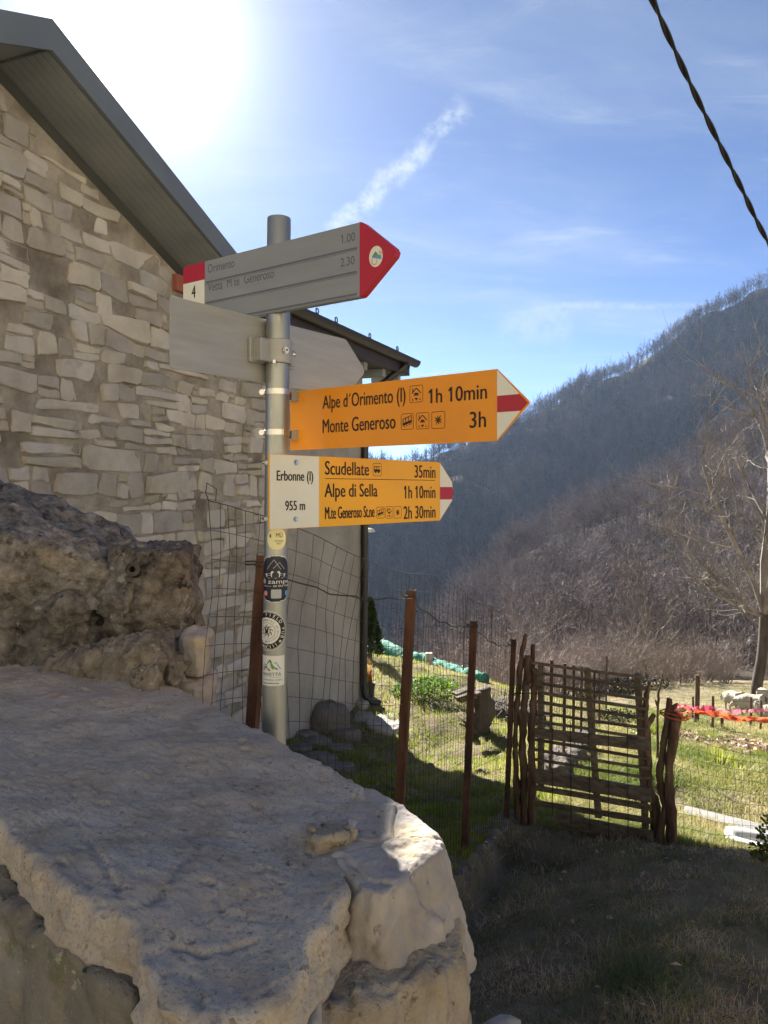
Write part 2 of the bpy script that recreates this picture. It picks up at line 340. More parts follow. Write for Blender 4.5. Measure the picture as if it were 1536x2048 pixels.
M['bush'] = leafmat('bush_leaf', (.04, .10, .012), (.09, .18, .02), (.18, .26, .04), 3, .4, .4)
M['broom'] = leafmat('broom_leaf', (.06, .09, .012), (.12, .15, .025), (.2, .2, .05), 3, .4, .4)
M['brick'] = mat('red_brick', [(.30, .10, .075)], scale=9, rough=.95, bump=[(50, .5, .008)])
M['dry_plant'] = leafmat('dry_plant', (.22, .10, .04), (.30, .15, .06), (.36, .22, .1), 5, .4, .3)
M['cream'] = mat('sticker_cream', [(.70, .66, .38)], scale=20, rough=.5)
M['navy'] = mat('sticker_navy', [(.012, .014, .035)], scale=20, rough=.3)
M['sticker_black'] = mat('sticker_black', [(.012, .012, .012)], scale=20, rough=.35)
M['sticker_white'] = mat('sticker_white', [(.62, .62, .58)], scale=20, rough=.45)
M['sticker_green'] = mat('sticker_green', [(.10, .26, .06)], scale=20, rough=.5)
M['sticker_blue'] = mat('sticker_blue', [(.08, .30, .50)], scale=20, rough=.5)
M['sticker_grey'] = mat('sticker_grey', [(.35, .38, .38)], scale=20, rough=.5)
M['sticker_pink'] = mat('sticker_pink', [(.6, .2, .24)], scale=20, rough=.5)
# ------------------------------------------------------------------ the house wall frame (used by the ground too)
A0, S0 = -4.56, 0.41
DU = Vector((S0, 1, 0)).normalized(); DN = Vector((1, -S0, 0)).normalized(); LU = math.sqrt(1+S0*S0)
def HW(u, v, n=0.0): return Vector((A0, 0, 0))+DU*u+DN*n+Vector((0, 0, v))
CORN = P(720, HY, 0) ; kC = (720-CX)/F; YC = -A0/(S0-kC); CORNER = Vector((A0+S0*YC, YC, 0)); UC = YC*LU

# ------------------------------------------------------------------ ground
def shadow_pt(px, py):           # point of the shadow of the house corner
    k = (px-CX)/F; sx = -SUN.x/SUN.y
    t = (CORNER.y*k-CORNER.x)/(sx+k); Y = CORNER.y-t
    return P(px, py, Y)
ctrl = [shadow_pt(*q) for q in ((745, 1445), (800, 1500), (870, 1545), (1010, 1587), (1310, 1692), (1536, 1742))]
ctrl += [P(715, 1405, 10.2), P(600, 1468, 8.8), P(935, 1710, 3.9), P(1015, 1640, 5.0), P(1320, 1695, 4.67), P(960, 2040, 2.25),
         P(1536, 2048, 2.42), P(850, 1380, 11.2), P(740, 1312, 15), P(960, 1462, 9.5), P(960, 1372, 12.5), P(780, 1432, 9.7),
         P(1350, 1480, 10.5), P(1480, 1640, 6.3), P(1400, 1600, 6.6), P(1450, 1432, 17), P(1450, 1374, 30), P(1130, 1540, 6.8), P(1180, 1490, 8.3),
         P(1060, 1432, 11.5), P(1300, 1378, 29), P(1536, 1365, 34)]
ctrl += [Vector(q) for q in ((0, 0, .14), (-.3, 1.9, .1), (0, 2.9, -.08), (-2, 0, .35), (3, -2, .1), (-3.5, 3.5, .1), (-9, 8, -.3), (-9, -3, .8), (9, -2, -.1), (12, 5, -1.3), (16, 14, -3.3),
         (30, 30, -6.2), (38, 10, -2.5), (-8, 16, -1.6), (-12, 30, -7), (1.5, 20, -4.6), (-1, 24, -5.6), (3, 30, -6.8), (6, 42, -9.5), (30, 44, -9.5), (-10, 44, -13))]
cp = np.array([[q[0], q[1]] for q in ctrl]); cz = np.array([q[2] for q in ctrl])
def tps_k(d2): return np.where(d2 > 1e-9, d2*np.log(np.maximum(d2, 1e-9))*.5, 0)
n_ = len(cp); K = tps_k(((cp[:, None]-cp[None])**2).sum(-1))+np.eye(n_)*.02
Pm = np.c_[np.ones(n_), cp]; Am = np.zeros((n_+3, n_+3)); Am[:n_, :n_] = K; Am[:n_, n_:] = Pm; Am[n_:, :n_] = Pm.T
sol = np.linalg.solve(Am, np.r_[cz, 0, 0, 0])
# kerb line between yard and path
KA, KB = P(905, 1740, 3.55), P(1022, 1640, 5.05)
def base_z(X, Y):
    X = np.asarray(X, float); Y = np.asarray(Y, float)
    d2 = (X[..., None]-cp[:, 0])**2+(Y[..., None]-cp[:, 1])**2
    return tps_k(d2) @ sol[:n_]+sol[n_]+sol[n_+1]*X+sol[n_+2]*Y
def sstep(x, a, b): t = np.clip((x-a)/(b-a), 0, 1); return t*t*(3-2*t)
kd = np.array([KB.x-KA.x, KB.y-KA.y]); kl = np.linalg.norm(kd); kd = kd/kl; kn = np.array([kd[1], -kd[0]])
def ground_z(X, Y):
    X = np.asarray(X, float); Y = np.asarray(Y, float)
    z = base_z(X, Y)
    al = ((X-KA.x)*kd[0]+(Y-KA.y)*kd[1]); ac = ((X-KA.x)*kn[0]+(Y-KA.y)*kn[1])
    z = z-.20*sstep(ac, .05, .11)*sstep(1.0-ac, 0, 1.0)*sstep(al, kl+.1, kl-.9)*sstep(al, -2.2, -.8)
    w = .5+.5*np.clip(Y/12, 0, 1)
    z = z+w*(.020*np.sin(X*3.1+Y*1.7)+.016*np.sin(X*7.3-Y*5.1+1.3)+.03*np.sin(X*1.1+2.2)*np.sin(Y*.9))
    return z
def gz(x, y): return float(ground_z(np.array([x]), np.array([y]))[0])
def G(px, py, y0=1.5, y1=60):    # where the line of sight meets the ground
    ys = np.linspace(y0, y1, 1400); xs = (px-CX)/F*ys; zs = EYE-(py-HY)/F*ys
    d = zs-ground_z(xs, ys); i = np.argmax(d < 0)
    if d[i] >= 0: i = len(ys)-1
    return Vector((xs[i], ys[i], float(ground_z(xs[i:i+1], ys[i:i+1])[0])))
def spaced(parts): return np.unique(np.concatenate([np.arange(a, b, s) for a, b, s in parts]))
gx = spaced([(-16, -1.5, .5), (-1.5, 5.5, .06), (5.5, 14, .2), (14, 46.1, .6)])
gy = spaced([(-4, 1.2, .3), (1.2, 7, .06), (7, 14, .12), (14, 46.1, .4)])
GX, GY = np.meshgrid(gx, gy); GZ = ground_z(GX, GY)
GZ = GZ+.012*nrg.standard_normal(GZ.shape)*np.clip(GY/5, .3, 1)
def grid_mesh(name, X, Y, Z, m, smooth=True):
    h, w = X.shape; V = np.stack([X, Y, Z], -1).reshape(-1, 3); i = np.arange((h-1)*w).reshape(h-1, w)[:, :-1].ravel()
    return np_mesh(name, V, np.stack([i, i+1, i+w+1, i+w], -1), m, smooth, quads=True)
o = link('ground', grid_mesh('ground', GX, GY, GZ, M['soil']))
tag(o, 'sloping grassy ground of yard, path and pasture', kind='structure')

# valley floor under everything and hills
vf = MB(); vf.add([(-900, -300, -62), (900, -300, -62), (900, 1100, -62), (-900, 1100, -62)], [(0, 1, 2, 3)])
tag(vf.build('valley_floor', M['valley']), 'valley floor far below the village', kind='structure')

def interp_line(pts, n):
    pts = np.array(pts, float); t = np.linspace(0, 1, len(pts)); u = np.linspace(0, 1, n)
    out = np.stack([np.interp(u, t, pts[:, i]) for i in range(3)], -1)
    k = np.ones(9)/9
    for i in range(3):
        q = np.pad(out[:, i], 4, mode='edge'); out[:, i] = np.convolve(q, k, 'valid')
    return out
def ridge(px, py, Y, th): q = P(px, py, Y); return (q.x, q.y, q.z-th)
def hill_surface(base, top, back, n, m, amp, seed, bulge=0.0):
    B, T, K_ = interp_line(base, n), interp_line(top, n), interp_line(back, n)
    rows = []
    for j in range(m+1):
        t = j/m; q = B*(1-t)+T*t
        q = q.copy(); q[:, 2] += bulge*math.sin(math.pi*t)
        rows.append(q)
    for j in range(1, 5):
        t = j/4; rows.append(T*(1-t)+K_*t)
    R = np.stack(rows)
    for j in range(R.shape[0]):
        fade = min(1, j/4)*(1 if j <= m else .4)*(0.35 if j == m else 1)
        for i in range(n):
            x, y = R[j, i, 0], R[j, i, 1]
            R[j, i, 2] += fade*amp*fbm(Vector((x*.018+seed, y*.018, seed)), 4)
    return R
FT = 11.0
far_top = [ridge(*q, FT) for q in ((-900, 1010, 330), (-300, 985, 350), (200, 965, 365), (500, 945, 380), (727, 905, 395), (850, 880, 405), (950, 850, 420), (1050, 795, 440), (1130, 765, 455), (1200, 745, 460), (1300, 680, 465), (1370, 640, 467),
           (1440, 598, 470), (1536, 545, 475), (1650, 470, 478), (1900, 350, 480), (2300, 230, 490), (2900, 240, 420))]
far_base = [(-330, 190, -63), (-220, 205, -63), (-120, 215, -63), (-60, 225, -63), (-20, 235, -63), (10, 235, -63), (40, 235, -63), (70, 235, -63), (100, 235, -63), (130, 235, -63), (160, 235, -63), (190, 235, -63), (220, 235, -63),
            (250, 235, -63), (280, 230, -63), (330, 225, -63), (400, 220, -63), (470, 200, -63)]
far_back = [(x*1.25, y+150, -63) for x, y, z in far_top]
FAR = hill_surface(far_base, far_top, far_back, 110, 34, 14, 3.1, 10)
tag(link('far_hill', grid_mesh('far_hill', FAR[..., 0], FAR[..., 1], FAR[..., 2], M['litter'])), 'steep wooded mountainside across the valley', kind='structure')
MT = 7.5
mid_top = [ridge(*q, MT) for q in ((500, 1440, 90), (640, 1380, 98), (740, 1300, 106), (840, 1215, 118), (960, 1130, 132), (1040, 1082, 142), (1100, 1040, 150), (1170, 995, 158), (1240, 955, 166), (1320, 905, 174), (1400, 870, 180), (1470, 835, 186), (1536, 800, 192),
           (1650, 745, 200), (1800, 660, 210), (2200, 520, 225))]
mid_base = [(-30, 52, -40), (-18, 50, -32), (-8, 48, -25), (0, 47, -20), (4, 46, -16), (7, 45.5, -13), (10, 45, -11), (14, 44.5, -10), (18, 44.5, -10), (22, 44.5, -10), (26, 44.5, -10), (32, 44.5, -10), (38, 44.5, -10), (46, 43, -10), (60, 40, -8), (90, 35, -6)]
mid_back = [(x*1.2, y+60, -62) for x, y, z in mid_top]
MID = hill_surface(mid_base, mid_top, mid_back, 80, 24, 7, 8.7, -3)
tag(link('near_hill', grid_mesh('near_hill', MID[..., 0], MID[..., 1], MID[..., 2], M['litter'])), 'nearer wooded spur rising behind the pasture', kind='structure')

# unseen straw-coloured slope, added behind the viewer to bounce sunlight into the shade
sx_, sy_ = np.meshgrid(np.linspace(-90, 90, 61), np.linspace(-3.4, -95, 40)); dd_ = -3.4-sy_
sz_ = -.35+.62*dd_-.0022*dd_**2+.5*np.sin(sx_*.21+1)*np.clip(dd_/8, 0, 1)+.35*np.sin(sx_*.5+dd_*.4)*np.clip(dd_/8, 0, 1)+.02*sx_
M['bounce_ground'] = mat('bounce_straw', [(0.3, (.24, .20, .12)), (0.55, (.38, .33, .22)), (0.75, (.48, .43, .33))], scale=.35, detail=8, rough=1, spec=.05)
tag(link('bounce_slope', grid_mesh('bounce_slope', sx_[::-1], sy_[::-1], sz_[::-1], M['bounce_ground'])), 'added straw-coloured slope, unseen behind the viewer, bouncing sunlight into the shade', kind='structure')

# ------------------------------------------------------------------ haze
hz = MB(); hz.box((40, 400, 62), (1880, 1460, 250))
ho = hz.build('haze', None); tag(ho, 'thin bluish air between village and mountainside', kind='stuff')
hm = bpy.data.materials.new('haze_air'); hm.use_nodes = True
for n in list(hm.node_tree.nodes): hm.node_tree.nodes.remove(n)
ho_ = hm.node_tree.nodes.new('ShaderNodeOutputMaterial'); pv = hm.node_tree.nodes.new('ShaderNodeVolumePrincipled')
pv.inputs['Color'].default_value = (.52, .70, 1.0, 1); pv.inputs['Density'].default_value = 0.00011; pv.inputs['Anisotropy'].default_value = 0.35
hm.node_tree.links.new(pv.outputs[0], ho_.inputs['Volume']); ho.data.materials.append(hm)
# ------------------------------------------------------------------ the stone house
house = thing('stone_house', HW(7, -1.2, 0), 'rubble stone house with plastered end wall and overhanging eaves, left of the signpost', 'house')
NV = 0.45
PEAK_U, PEAK_V, EAVE_V, PIT = 5.419, 4.555, 3.42, 0.4206
def roof_top(u): return PEAK_V-PIT*abs(u-PEAK_U) if u < 8.27 else EAVE_V
def under(u): return (PEAK_V-PIT*abs(u-PEAK_U) if u < 8.3 else EAVE_V+.02)-.30
UJ = 9.10                                  # where rubble ends and plaster starts
wall_poly = [(2.2, -1.8), (UJ, -1.8), (UJ, under(9)), (8.3, under(8.29)), (PEAK_U, under(PEAK_U)), (2.2, under(2.2))]
wb = MB(); wb.prism(wall_poly, lambda u, v: HW(u, v, 0), lambda u, v: HW(u, v, -.5))
wall = wb.build('stone_wall', M['house_mortar'], house); fix_normals(wall)

def stone_block(cell, depth, tilt, joint, r):
    """cell: 4 corner points (u,v) anticlockwise; returns verts (u,v,n), faces"""
    pts = []
    for i in range(4):
        a, b = cell[i], cell[(i+1) % 4]; L = math.hypot(b[0]-a[0], b[1]-a[1])
        for t in (.10, .5, .90):
            e = min(.02, L*.12)
            j = r.uniform(-.7, 1)*min(.018, L*.08)
            dx, dy = (b[0]-a[0])/max(L, 1e-6), (b[1]-a[1])/max(L, 1e-6)
            pts.append((a[0]+(b[0]-a[0])*t-dy*j*.8+dx*r.uniform(-.4, .4)*e, a[1]+(b[1]-a[1])*t+dx*j*.8+dy*r.uniform(-.4, .4)*e))
    cx = sum(p[0] for p in pts)/12; cy = sum(p[1] for p in pts)/12
    w = max(p[0] for p in pts)-min(p[0] for p in pts); h = max(p[1] for p in pts)-min(p[1] for p in pts)
    def ins(p, d):
        return (cx+(p[0]-cx)*max(.3, 1-2*d/max(w, .02)), cy+(p[1]-cy)*max(.3, 1-2*d/max(h, .02)))
    back = [(*ins(p, joint), -.05) for p in pts]
    rim = [(*ins(p, joint+.001), max(.004, depth*.45+r.uniform(-.003, .003))) for p in pts]
    tu, tv = r.uniform(-tilt, tilt), r.uniform(-tilt, tilt)
    inn = []
    for p in pts:
        q = ins(p, joint+.006+r.uniform(0, .007)); inn.append((q[0], q[1], depth+tu*(q[0]-cx)+tv*(q[1]-cy)+r.uniform(-.003, .003)))
    vs = back+rim+inn+[(cx, cy, depth+r.uniform(-.002, .008))]
    fs = []
    for i in range(12):
        j = (i+1) % 12
        fs.append((i, j, 12+j, 12+i)); fs.append((12+i, 12+j, 24+j, 24+i)); fs.append((24+i, 24+j, 36))
    return vs, fs
cells = []
r5 = random.Random(23)
v = -1.5; row = 0; joints = []
rows_v = []
while v < 4.5:
    h = r5.choice([.06, .08, .10, .12, .14, .16, .19, .22, .09, .13]); rows_v.append((v, h)); v += h
def wav(u, k): return .055*fbm(Vector((u*.9, k*3.7, 2.2)), 3)+.03*fbm(Vector((u*3.1, k*1.7, 8.2)), 2)+.015*math.sin(u*2.1+k)
for k, (v0, h) in enumerate(rows_v):
    v1 = v0+h; u = 3.6+r5.uniform(0, .3)
    while u < UJ-.02:
        w = r5.choice([.14, .20, .25, .31, .38, .48, .28, .22, .70 if h > .12 else .36, .18])*(1.0 if h > .15 else .86)
        w = max(.08, w*r5.uniform(.85, 1.15)); u1 = min(u+w, UJ-.01)
        if UJ-u1 < .1: u1 = UJ-.01
        sl0, sl1 = r5.uniform(-.045, .045), r5.uniform(-.045, .045)
        c = [(u, v0+wav(u, k)), (u1, v0+wav(u1, k)), (u1+sl1, v1+wav(u1, k+1)), (u+sl0, v1+wav(u, k+1))]
        q = r5.random()
        if q < .20 and h > .11:            # split into thin slabs
            m = r5.uniform(.35, .65); a = (c[0][0]*(1-m)+c[3][0]*m, c[0][1]*(1-m)+c[3][1]*m); b = (c[1][0]*(1-m)+c[2][0]*m, c[1][1]*(1-m)+c[2][1]*m)
            cells += [[c[0], c[1], b, a], [a, b, c[2], c[3]]]
        elif q < .44 and w > .26:           # a big stone beside small chinking stones
            m = r5.uniform(.62, .78); a = (c[0][0]*(1-m)+c[1][0]*m, c[0][1]*(1-m)+c[1][1]*m); b = (c[3][0]*(1-m)+c[2][0]*m, c[3][1]*(1-m)+c[2][1]*m)
            t = r5.uniform(.4, .6); d = (a[0]*(1-t)+b[0]*t, a[1]*(1-t)+b[1]*t); e = (c[1][0]*(1-t)+c[2][0]*t, c[1][1]*(1-t)+c[2][1]*t)
            cells += [[c[0], a, b, c[3]], [a, c[1], e, d], [d, e, c[2], b]]
        elif q < .465: pass                 # mortar patch
        else: cells.append(c)
        u = u1
_k = (357-CX)/F; _Y = -A0/(S0-_k)+.05; ub_brick = _Y*LU; vb_brick = EYE-(572-HY)/F*_Y
stones = []
for c in cells:
    cu = sum(p[0] for p in c)/4; cv = sum(p[1] for p in c)/4
    top = max(p[1] for p in c)
    lim = min(under(p[0]) for p in c)-.01
    if min(p[1] for p in c) > lim-.05: continue
    if min(c[3][1]-c[0][1], c[2][1]-c[1][1]) < .04 or min(c[1][0]-c[0][0], c[2][0]-c[3][0]) < .05: continue
    if abs(cu-ub_brick) < .22 and abs(cv-vb_brick) < .13: continue
    c = [(p[0], min(p[1], lim)) for p in c]
    w3 = HW(cu, cv, 0)
    if w3.y < 3.5: continue
    px = CX+w3.x/w3.y*F; py = HY-(w3.z-EYE)/w3.y*F
    area = abs((c[1][0]-c[0][0])*(c[3][1]-c[0][1]))/w3.y**2
    vis = -60 < px < 600 and -40 < py < 1480 and not (px < 250 and py > 1130)
    stones.append((area if vis else area*1e-3, c))
stones.sort(key=lambda q: -q[0])
small = MB()
for i, (ar, c) in enumerate(stones):
    vs, fs = stone_block(c, r5.choice([.006, .010, .016, .022, .030]), .08, r5.choice([.001, .002, .003, .004, .006]), r5)
    vs = [HW(*q) for q in vs]
    if i < 290:
        mb = MB(); mb.add(vs, fs); mb.build('stone', M['house_stone'], wall)
    else: small.add(vs, fs)
tag(small.build('small_stones', M['house_stone_stuff'], wall), kind='stuff')
# a red brick set high at the end of the gable
bk = MB()
q = P(357, 572, 1); kk = (357-CX)/F; Yb = -A0/(S0-kk)+.05; ub = Yb*LU; vb = EYE-(572-HY)/F*Yb
bk.add([HW(ub+a, vb+b, c) for a in (-.14, .14) for b in (-.07, .07) for c in (-.02, .045)], [(0, 1, 3, 2), (4, 6, 7, 5), (0, 4, 5, 1), (2, 3, 7, 6), (0, 2, 6, 4), (1, 5, 7, 3)])
fix_normals(bk.build('brick', M['brick'], wall))

# plastered wall, its far end wall and hidden sides
pw = MB(); pw.prism([(UJ-.02, -2.2), (UC, -2.2), (UC, EAVE_V-.2), (UJ-.02, EAVE_V-.2)], lambda u, v: HW(u, v, .035), lambda u, v: HW(u, v, -.4))
fix_normals(pw.build('plaster_wall', M['plaster'], house))
ew = MB(); ew.prism([(-.4, -2.6), (-7, -2.6), (-7, 3.2), (-3.2, 4.7), (-.4, 3.3)], lambda n, v: HW(UC-.003, v, n), lambda n, v: HW(UC-.4, v, n))
fix_normals(ew.build('end_wall', M['plaster'], house))
bw = MB(); bw.prism([(2.2, -2.2), (UC-.41, -2.2), (UC-.41, 3.3), (2.2, 3.3)], lambda u, v: HW(u, v, -6.6), lambda u, v: HW(u, v, -7))
bw.prism([(-.51, -2.2), (-6.59, -2.2), (-6.59, 3.2), (-.51, 3.2)], lambda n, v: HW(2.21, v, n), lambda n, v: HW(2.6, v, n))
fix_normals(bw.build('rear_wall', M['plaster'], house))

# roof over the gable: two slopes, verge board on the gable face
rf = MB(); th = .16
for sgn, ue in ((1, 8.30), (-1, 2.0)):
    prof = [(PEAK_U, PEAK_V), (ue, PEAK_V-PIT*abs(ue-PEAK_U)), (ue, PEAK_V-PIT*abs(ue-PEAK_U)-th), (PEAK_U, PEAK_V-th)]
    rf.prism(prof, lambda u, v: HW(u, v, NV-.03), lambda u, v: HW(u, v, -7.2))
roof = fix_normals(rf.build('roof', M['soffit'], house))
for sgn, ue in ((1, 8.31), (-1, 2.0)):
    fb = MB(); v1 = PEAK_V-PIT*abs(ue-PEAK_U)
    fb.prism([(PEAK_U, PEAK_V+.012), (ue, v1+.012), (ue, v1-.165), (PEAK_U, PEAK_V-.185)], lambda u, v: HW(u, v, NV), lambda u, v: HW(u, v, NV-.028))
    fix_normals(fb.build('verge_board', M['roof_edge'], roof))
# soffit boards under the verge, each its own board
for k in range(7):
    n0 = -.02+k*.062
    sb = MB(); ue = 8.26
    sb.prism([(PEAK_U, PEAK_V-th-.002), (ue, PEAK_V-PIT*(ue-PEAK_U)-th-.002), (ue, PEAK_V-PIT*(ue-PEAK_U)-th-.02), (PEAK_U, PEAK_V-th-.02)], lambda u, v: HW(u, v, n0), lambda u, v: HW(u, v, n0+.057))
    fix_normals(sb.build('soffit_board', M['soffit'], roof))

# eave over the plaster wall
UE = 11.758
er = MB()
er.prism([(.5, EAVE_V), (-3.3, EAVE_V+.42*3.8), (-3.3, EAVE_V+.42*3.8-.13), (.5, EAVE_V-.13)], lambda n, v: HW(8.05, v, n), lambda n, v: HW(UE, v, n))
er.prism([(-3.3, EAVE_V+.42*3.8), (-7.3, EAVE_V), (-7.3, EAVE_V-.13), (-3.3, EAVE_V+.42*3.8-.13)], lambda n, v: HW(8.05, v, n), lambda n, v: HW(UE, v, n))
eave = fix_normals(er.build('eave_roof', M['eave_metal'], house))
sf = MB(); sf.prism([(.497, EAVE_V-.02), (.497, EAVE_V-.235), (-.36, EAVE_V-.235), (-.36, EAVE_V+.18)], lambda n, v: HW(8.06, v, n), lambda n, v: HW(UE-.012, v, n))
fix_normals(sf.build('boxed_soffit', M['eave_metal'], eave))
for uu in (8.5, 9.15, 9.8, 10.45, 11.05, 11.6):
    b = MB(); b.box(HW(uu, EAVE_V-.285, .20), (.10, .40, .095), (DU, DN, Vector((0, 0, 1)))); b.build('rafter', M['soffit'], eave)
# gutter: half round, seen along its length
gm = MB(); prof = [(.56+.075*math.cos(a), EAVE_V-.03+.085*math.sin(a)) for a in [math.pi+math.pi*i/10 for i in range(11)]]
prof2 = [(.56+.069*math.cos(a), EAVE_V-.03+.079*math.sin(a)) for a in [2*math.pi-math.pi*i/10 for i in range(11)]]
gm.prism(prof+prof2, lambda n, v: HW(8.2, v, n), lambda n, v: HW(UE+.06, v, n))
gut = fix_normals(gm.build('gutter', M['black_metal'], house))
ge = MB(); ge.prism([(q[0], q[1]) for q in prof], lambda n, v: HW(UE+.061, v, n), lambda n, v: HW(UE+.066, v, n)); fix_normals(ge.build('gutter_end', M['black_metal'], gut))
for px in (637, 675, 742, 797):
    k = (px-CX)/F; Yh = (-A0-.5*1.081)/(S0-k); u = (Yh+.5*.379)/.9253
    c = HW(u, EAVE_V+.035, .485)
    b = MB(); b.tube([c+DU*.028*math.cos(a)+Vector((0, 0, .035+.03*math.sin(a))) for a in [2*math.pi*i/12 for i in range(12)]], .008, 5, closed=True)
    b.box(c+Vector((0, 0, -.015)), (.02, .03, .05), (DU, DN, Vector((0, 0, 1)))); b.build('snow_hook', M['black_metal'], eave)
# downpipe
dp = MB(); un = UC-.02
dp.tube([HW(11.42, EAVE_V-.10, .56), HW(11.42, EAVE_V-.17, .54), HW(11.36, EAVE_V-.24, .46), HW(un+.03, 2.88, .13), HW(un, 2.80, .09), HW(un, 2.6, .085), HW(un-.02, .5, .085), HW(un-.055, -1.02, .085), HW(un-.055, -1.13, .10), HW(un-.02, -1.22, .18), HW(un+.05, -1.25, .28)], .047, 12)
dpo = dp.build('downpipe', M['black_metal'], house, smooth=True)
for vv in (2.2, .9, -.5):
    b = MB(); c = HW(un-.02*(2.6-vv)/2.1 if vv < 2.6 else un, vv, .085)
    b.tube([c+Vector((0, 0, -.018)), c+Vector((0, 0, .018))], .053, 12); b.build('pipe_clip', M['black_metal'], dpo)
# lamp on the end wall seen past the corner
lp = thing('wall_lamp', HW(UC, 1.0, -.12), 'small outdoor lamp with pale shade on the house corner under the yellow signs', 'lamp')
b = MB(); L0 = P(722, 1058, 10.6); L1 = P(737, 1061, 10.6)
b.tube([L0+Vector((-.15, .1, -.03)), L0+Vector((-.03, .02, -.02)), L0+Vector((.03, 0, -.015))], .018, 8); b.build('arm', M['black_metal'], lp)
b = MB(); b.tube([L1+Vector((0, 0, .035)), L1+Vector((0, 0, .02)), L1+Vector((0, 0, -.012)), L1+Vector((0, 0, -.022))], [.02, .075, .095, .09], 16); b.build('shade', M['enamel'], lp, smooth=True)
# ------------------------------------------------------------------ rough stones: one generator for every boulder and the mortar cap
def chaikin(p, it=1):
    for _ in range(it):
        q = []
        for i in range(len(p)):
            a, b = Vector(p[i]), Vector(p[(i+1) % len(p)])
            q += [a*.78+b*.22, a*.22+b*.78]
        p = q
    return p
def rock(outline, ztop, z0, bevel=.03, rough=.012, fine=.004, f1=5.0, f2=28.0, flare=0.0, nb=140, nr=22, ns=12, dome=0.0, axis=None, seed=0.0, extra=None, smooth_it=1, edge=0.0, facet=0.0, fs=7.0):
    pts = chaikin([Vector((q[0], q[1])) for q in outline], smooth_it) if smooth_it else [Vector((q[0], q[1])) for q in outline]
    ar = sum(pts[i].x*pts[(i+1) % len(pts)].y-pts[(i+1) % len(pts)].x*pts[i].y for i in range(len(pts)))
    if ar < 0: pts.reverse()
    n = len(pts); Ls = [0.0]
    for i in range(n): Ls.append(Ls[-1]+(pts[(i+1) % n]-pts[i]).length)
    bs = []; k = 0
    for i in range(nb):
        t = Ls[-1]*i/nb
        while Ls[k+1] < t: k += 1
        f = (t-Ls[k])/max(1e-9, Ls[k+1]-Ls[k]); bs.append(pts[k % n]*(1-f)+pts[(k+1) % n]*f)
    if axis is None:
        c = sum(pts, Vector((0, 0)))/n; axis = (c, c)
    a0, a1 = Vector(axis[0]), Vector(axis[1]); ad = a1-a0; al = ad.length_squared
    rows = []
    def top(x, y): return ztop(x, y) if callable(ztop) else ztop
    nors = []
    for i in range(nb):
        t = bs[(i+1) % nb]-bs[i-1]; nors.append(Vector((t.y, -t.x)).normalized())
    cs = [a0+ad*(min(1, max(0, (b-a0).dot(ad)/al)) if al > 1e-9 else 0) for b in bs]
    V = []
    def put(x, y, z, nx, ny, nz, ex=True):
        p = Vector((x+seed, y, z)); d = rough*fbm(p*f1, 4)+fine*fbm(p*f2+Vector((7, 3, seed)), 3)
        if facet:
            pw = (p+Vector((fbm(p*4, 2), fbm(p*4+Vector((9, 0, 0)), 2), fbm(p*4+Vector((0, 9, 0)), 2)))*.05)*fs
            ds, ps = noise.voronoi(pw)
            hsh = math.sin(ps[0].x*12.9+ps[0].y*78.2+ps[0].z*37.7)*43758.5; hsh -= math.floor(hsh)
            d += facet*((hsh-.5)*1.2+(pw-ps[0]).dot(Vector((math.sin(hsh*40), math.cos(hsh*57), math.sin(hsh*83))))*.8)
            cr = ds[1]-ds[0]
            if cr < .09: d -= facet*.8*(1-cr/.09)
        V.append((x+nx*d, y+ny*d, z+nz*d+((extra(x, y) if extra and nz > .5 else 0))))
    for j in range(nr):                                   # top
        s = j/nr
        for i in range(nb):
            b = bs[i]-nors[i]*bevel; x, y = cs[i].x+(b.x-cs[i].x)*s, cs[i].y+(b.y-cs[i].y)*s
            put(x, y, top(x, y)-dome*s*s, 0, 0, 1)
    nbv = 6
    for j in range(nbv+1):                                # rounded rim
        a = math.pi/2*j/nbv
        for i in range(nb):
            e = edge*(fbm(Vector((bs[i].x*22+seed, bs[i].y*22, 1)), 4)+.6*abs(fbm(Vector((bs[i].x*9+seed, bs[i].y*9, 4)), 3)))
            b = bs[i]+nors[i]*(-bevel*(1-math.sin(a))+e*math.sin(a))
            put(b.x, b.y, top(bs[i].x, bs[i].y)-dome-bevel*(1-math.cos(a)), nors[i].x*math.sin(a), nors[i].y*math.sin(a), math.cos(a))
    for j in range(1, ns+1):                              # side
        t = j/ns
        for i in range(nb):
            zt = top(bs[i].x, bs[i].y)-dome-bevel; z3 = zt+(z0-zt)*t; k3 = min(1, t*3)
            e = edge*((1-k3)*fbm(Vector((bs[i].x*22+seed, bs[i].y*22, 1)), 4)+k3*fbm(Vector((bs[i].x*20+seed, bs[i].y*20, z3*42)), 4)+.6*abs(fbm(Vector((bs[i].x*9+seed, bs[i].y*9, 4+z3*22*k3)), 3))-.5*k3*abs(fbm(Vector((bs[i].x*5, bs[i].y*5+seed, z3*60)), 3)))
            b = bs[i]+nors[i]*(flare*t+e*(1-t*.5)); put(b.x, b.y, zt+(z0-zt)*t, nors[i].x, nors[i].y, 0)
    nrw = nr+nbv+1+ns
    fs = [(r*nb+i, r*nb+(i+1) % nb, (r+1)*nb+(i+1) % nb, (r+1)*nb+i) for r in range(nrw-1) for i in range(nb)]
    fs = [tuple(reversed(f)) for f in fs]
    fs.append(tuple(reversed([(nrw-1)*nb+i for i in range(nb)])))
    mb = MB(); mb.v = V; mb.f = fs; return mb
def rocko(name, m, parent, *a, **k):
    o = rock(*a, **k).build(name, m, parent, smooth=True); fix_normals(o); return o

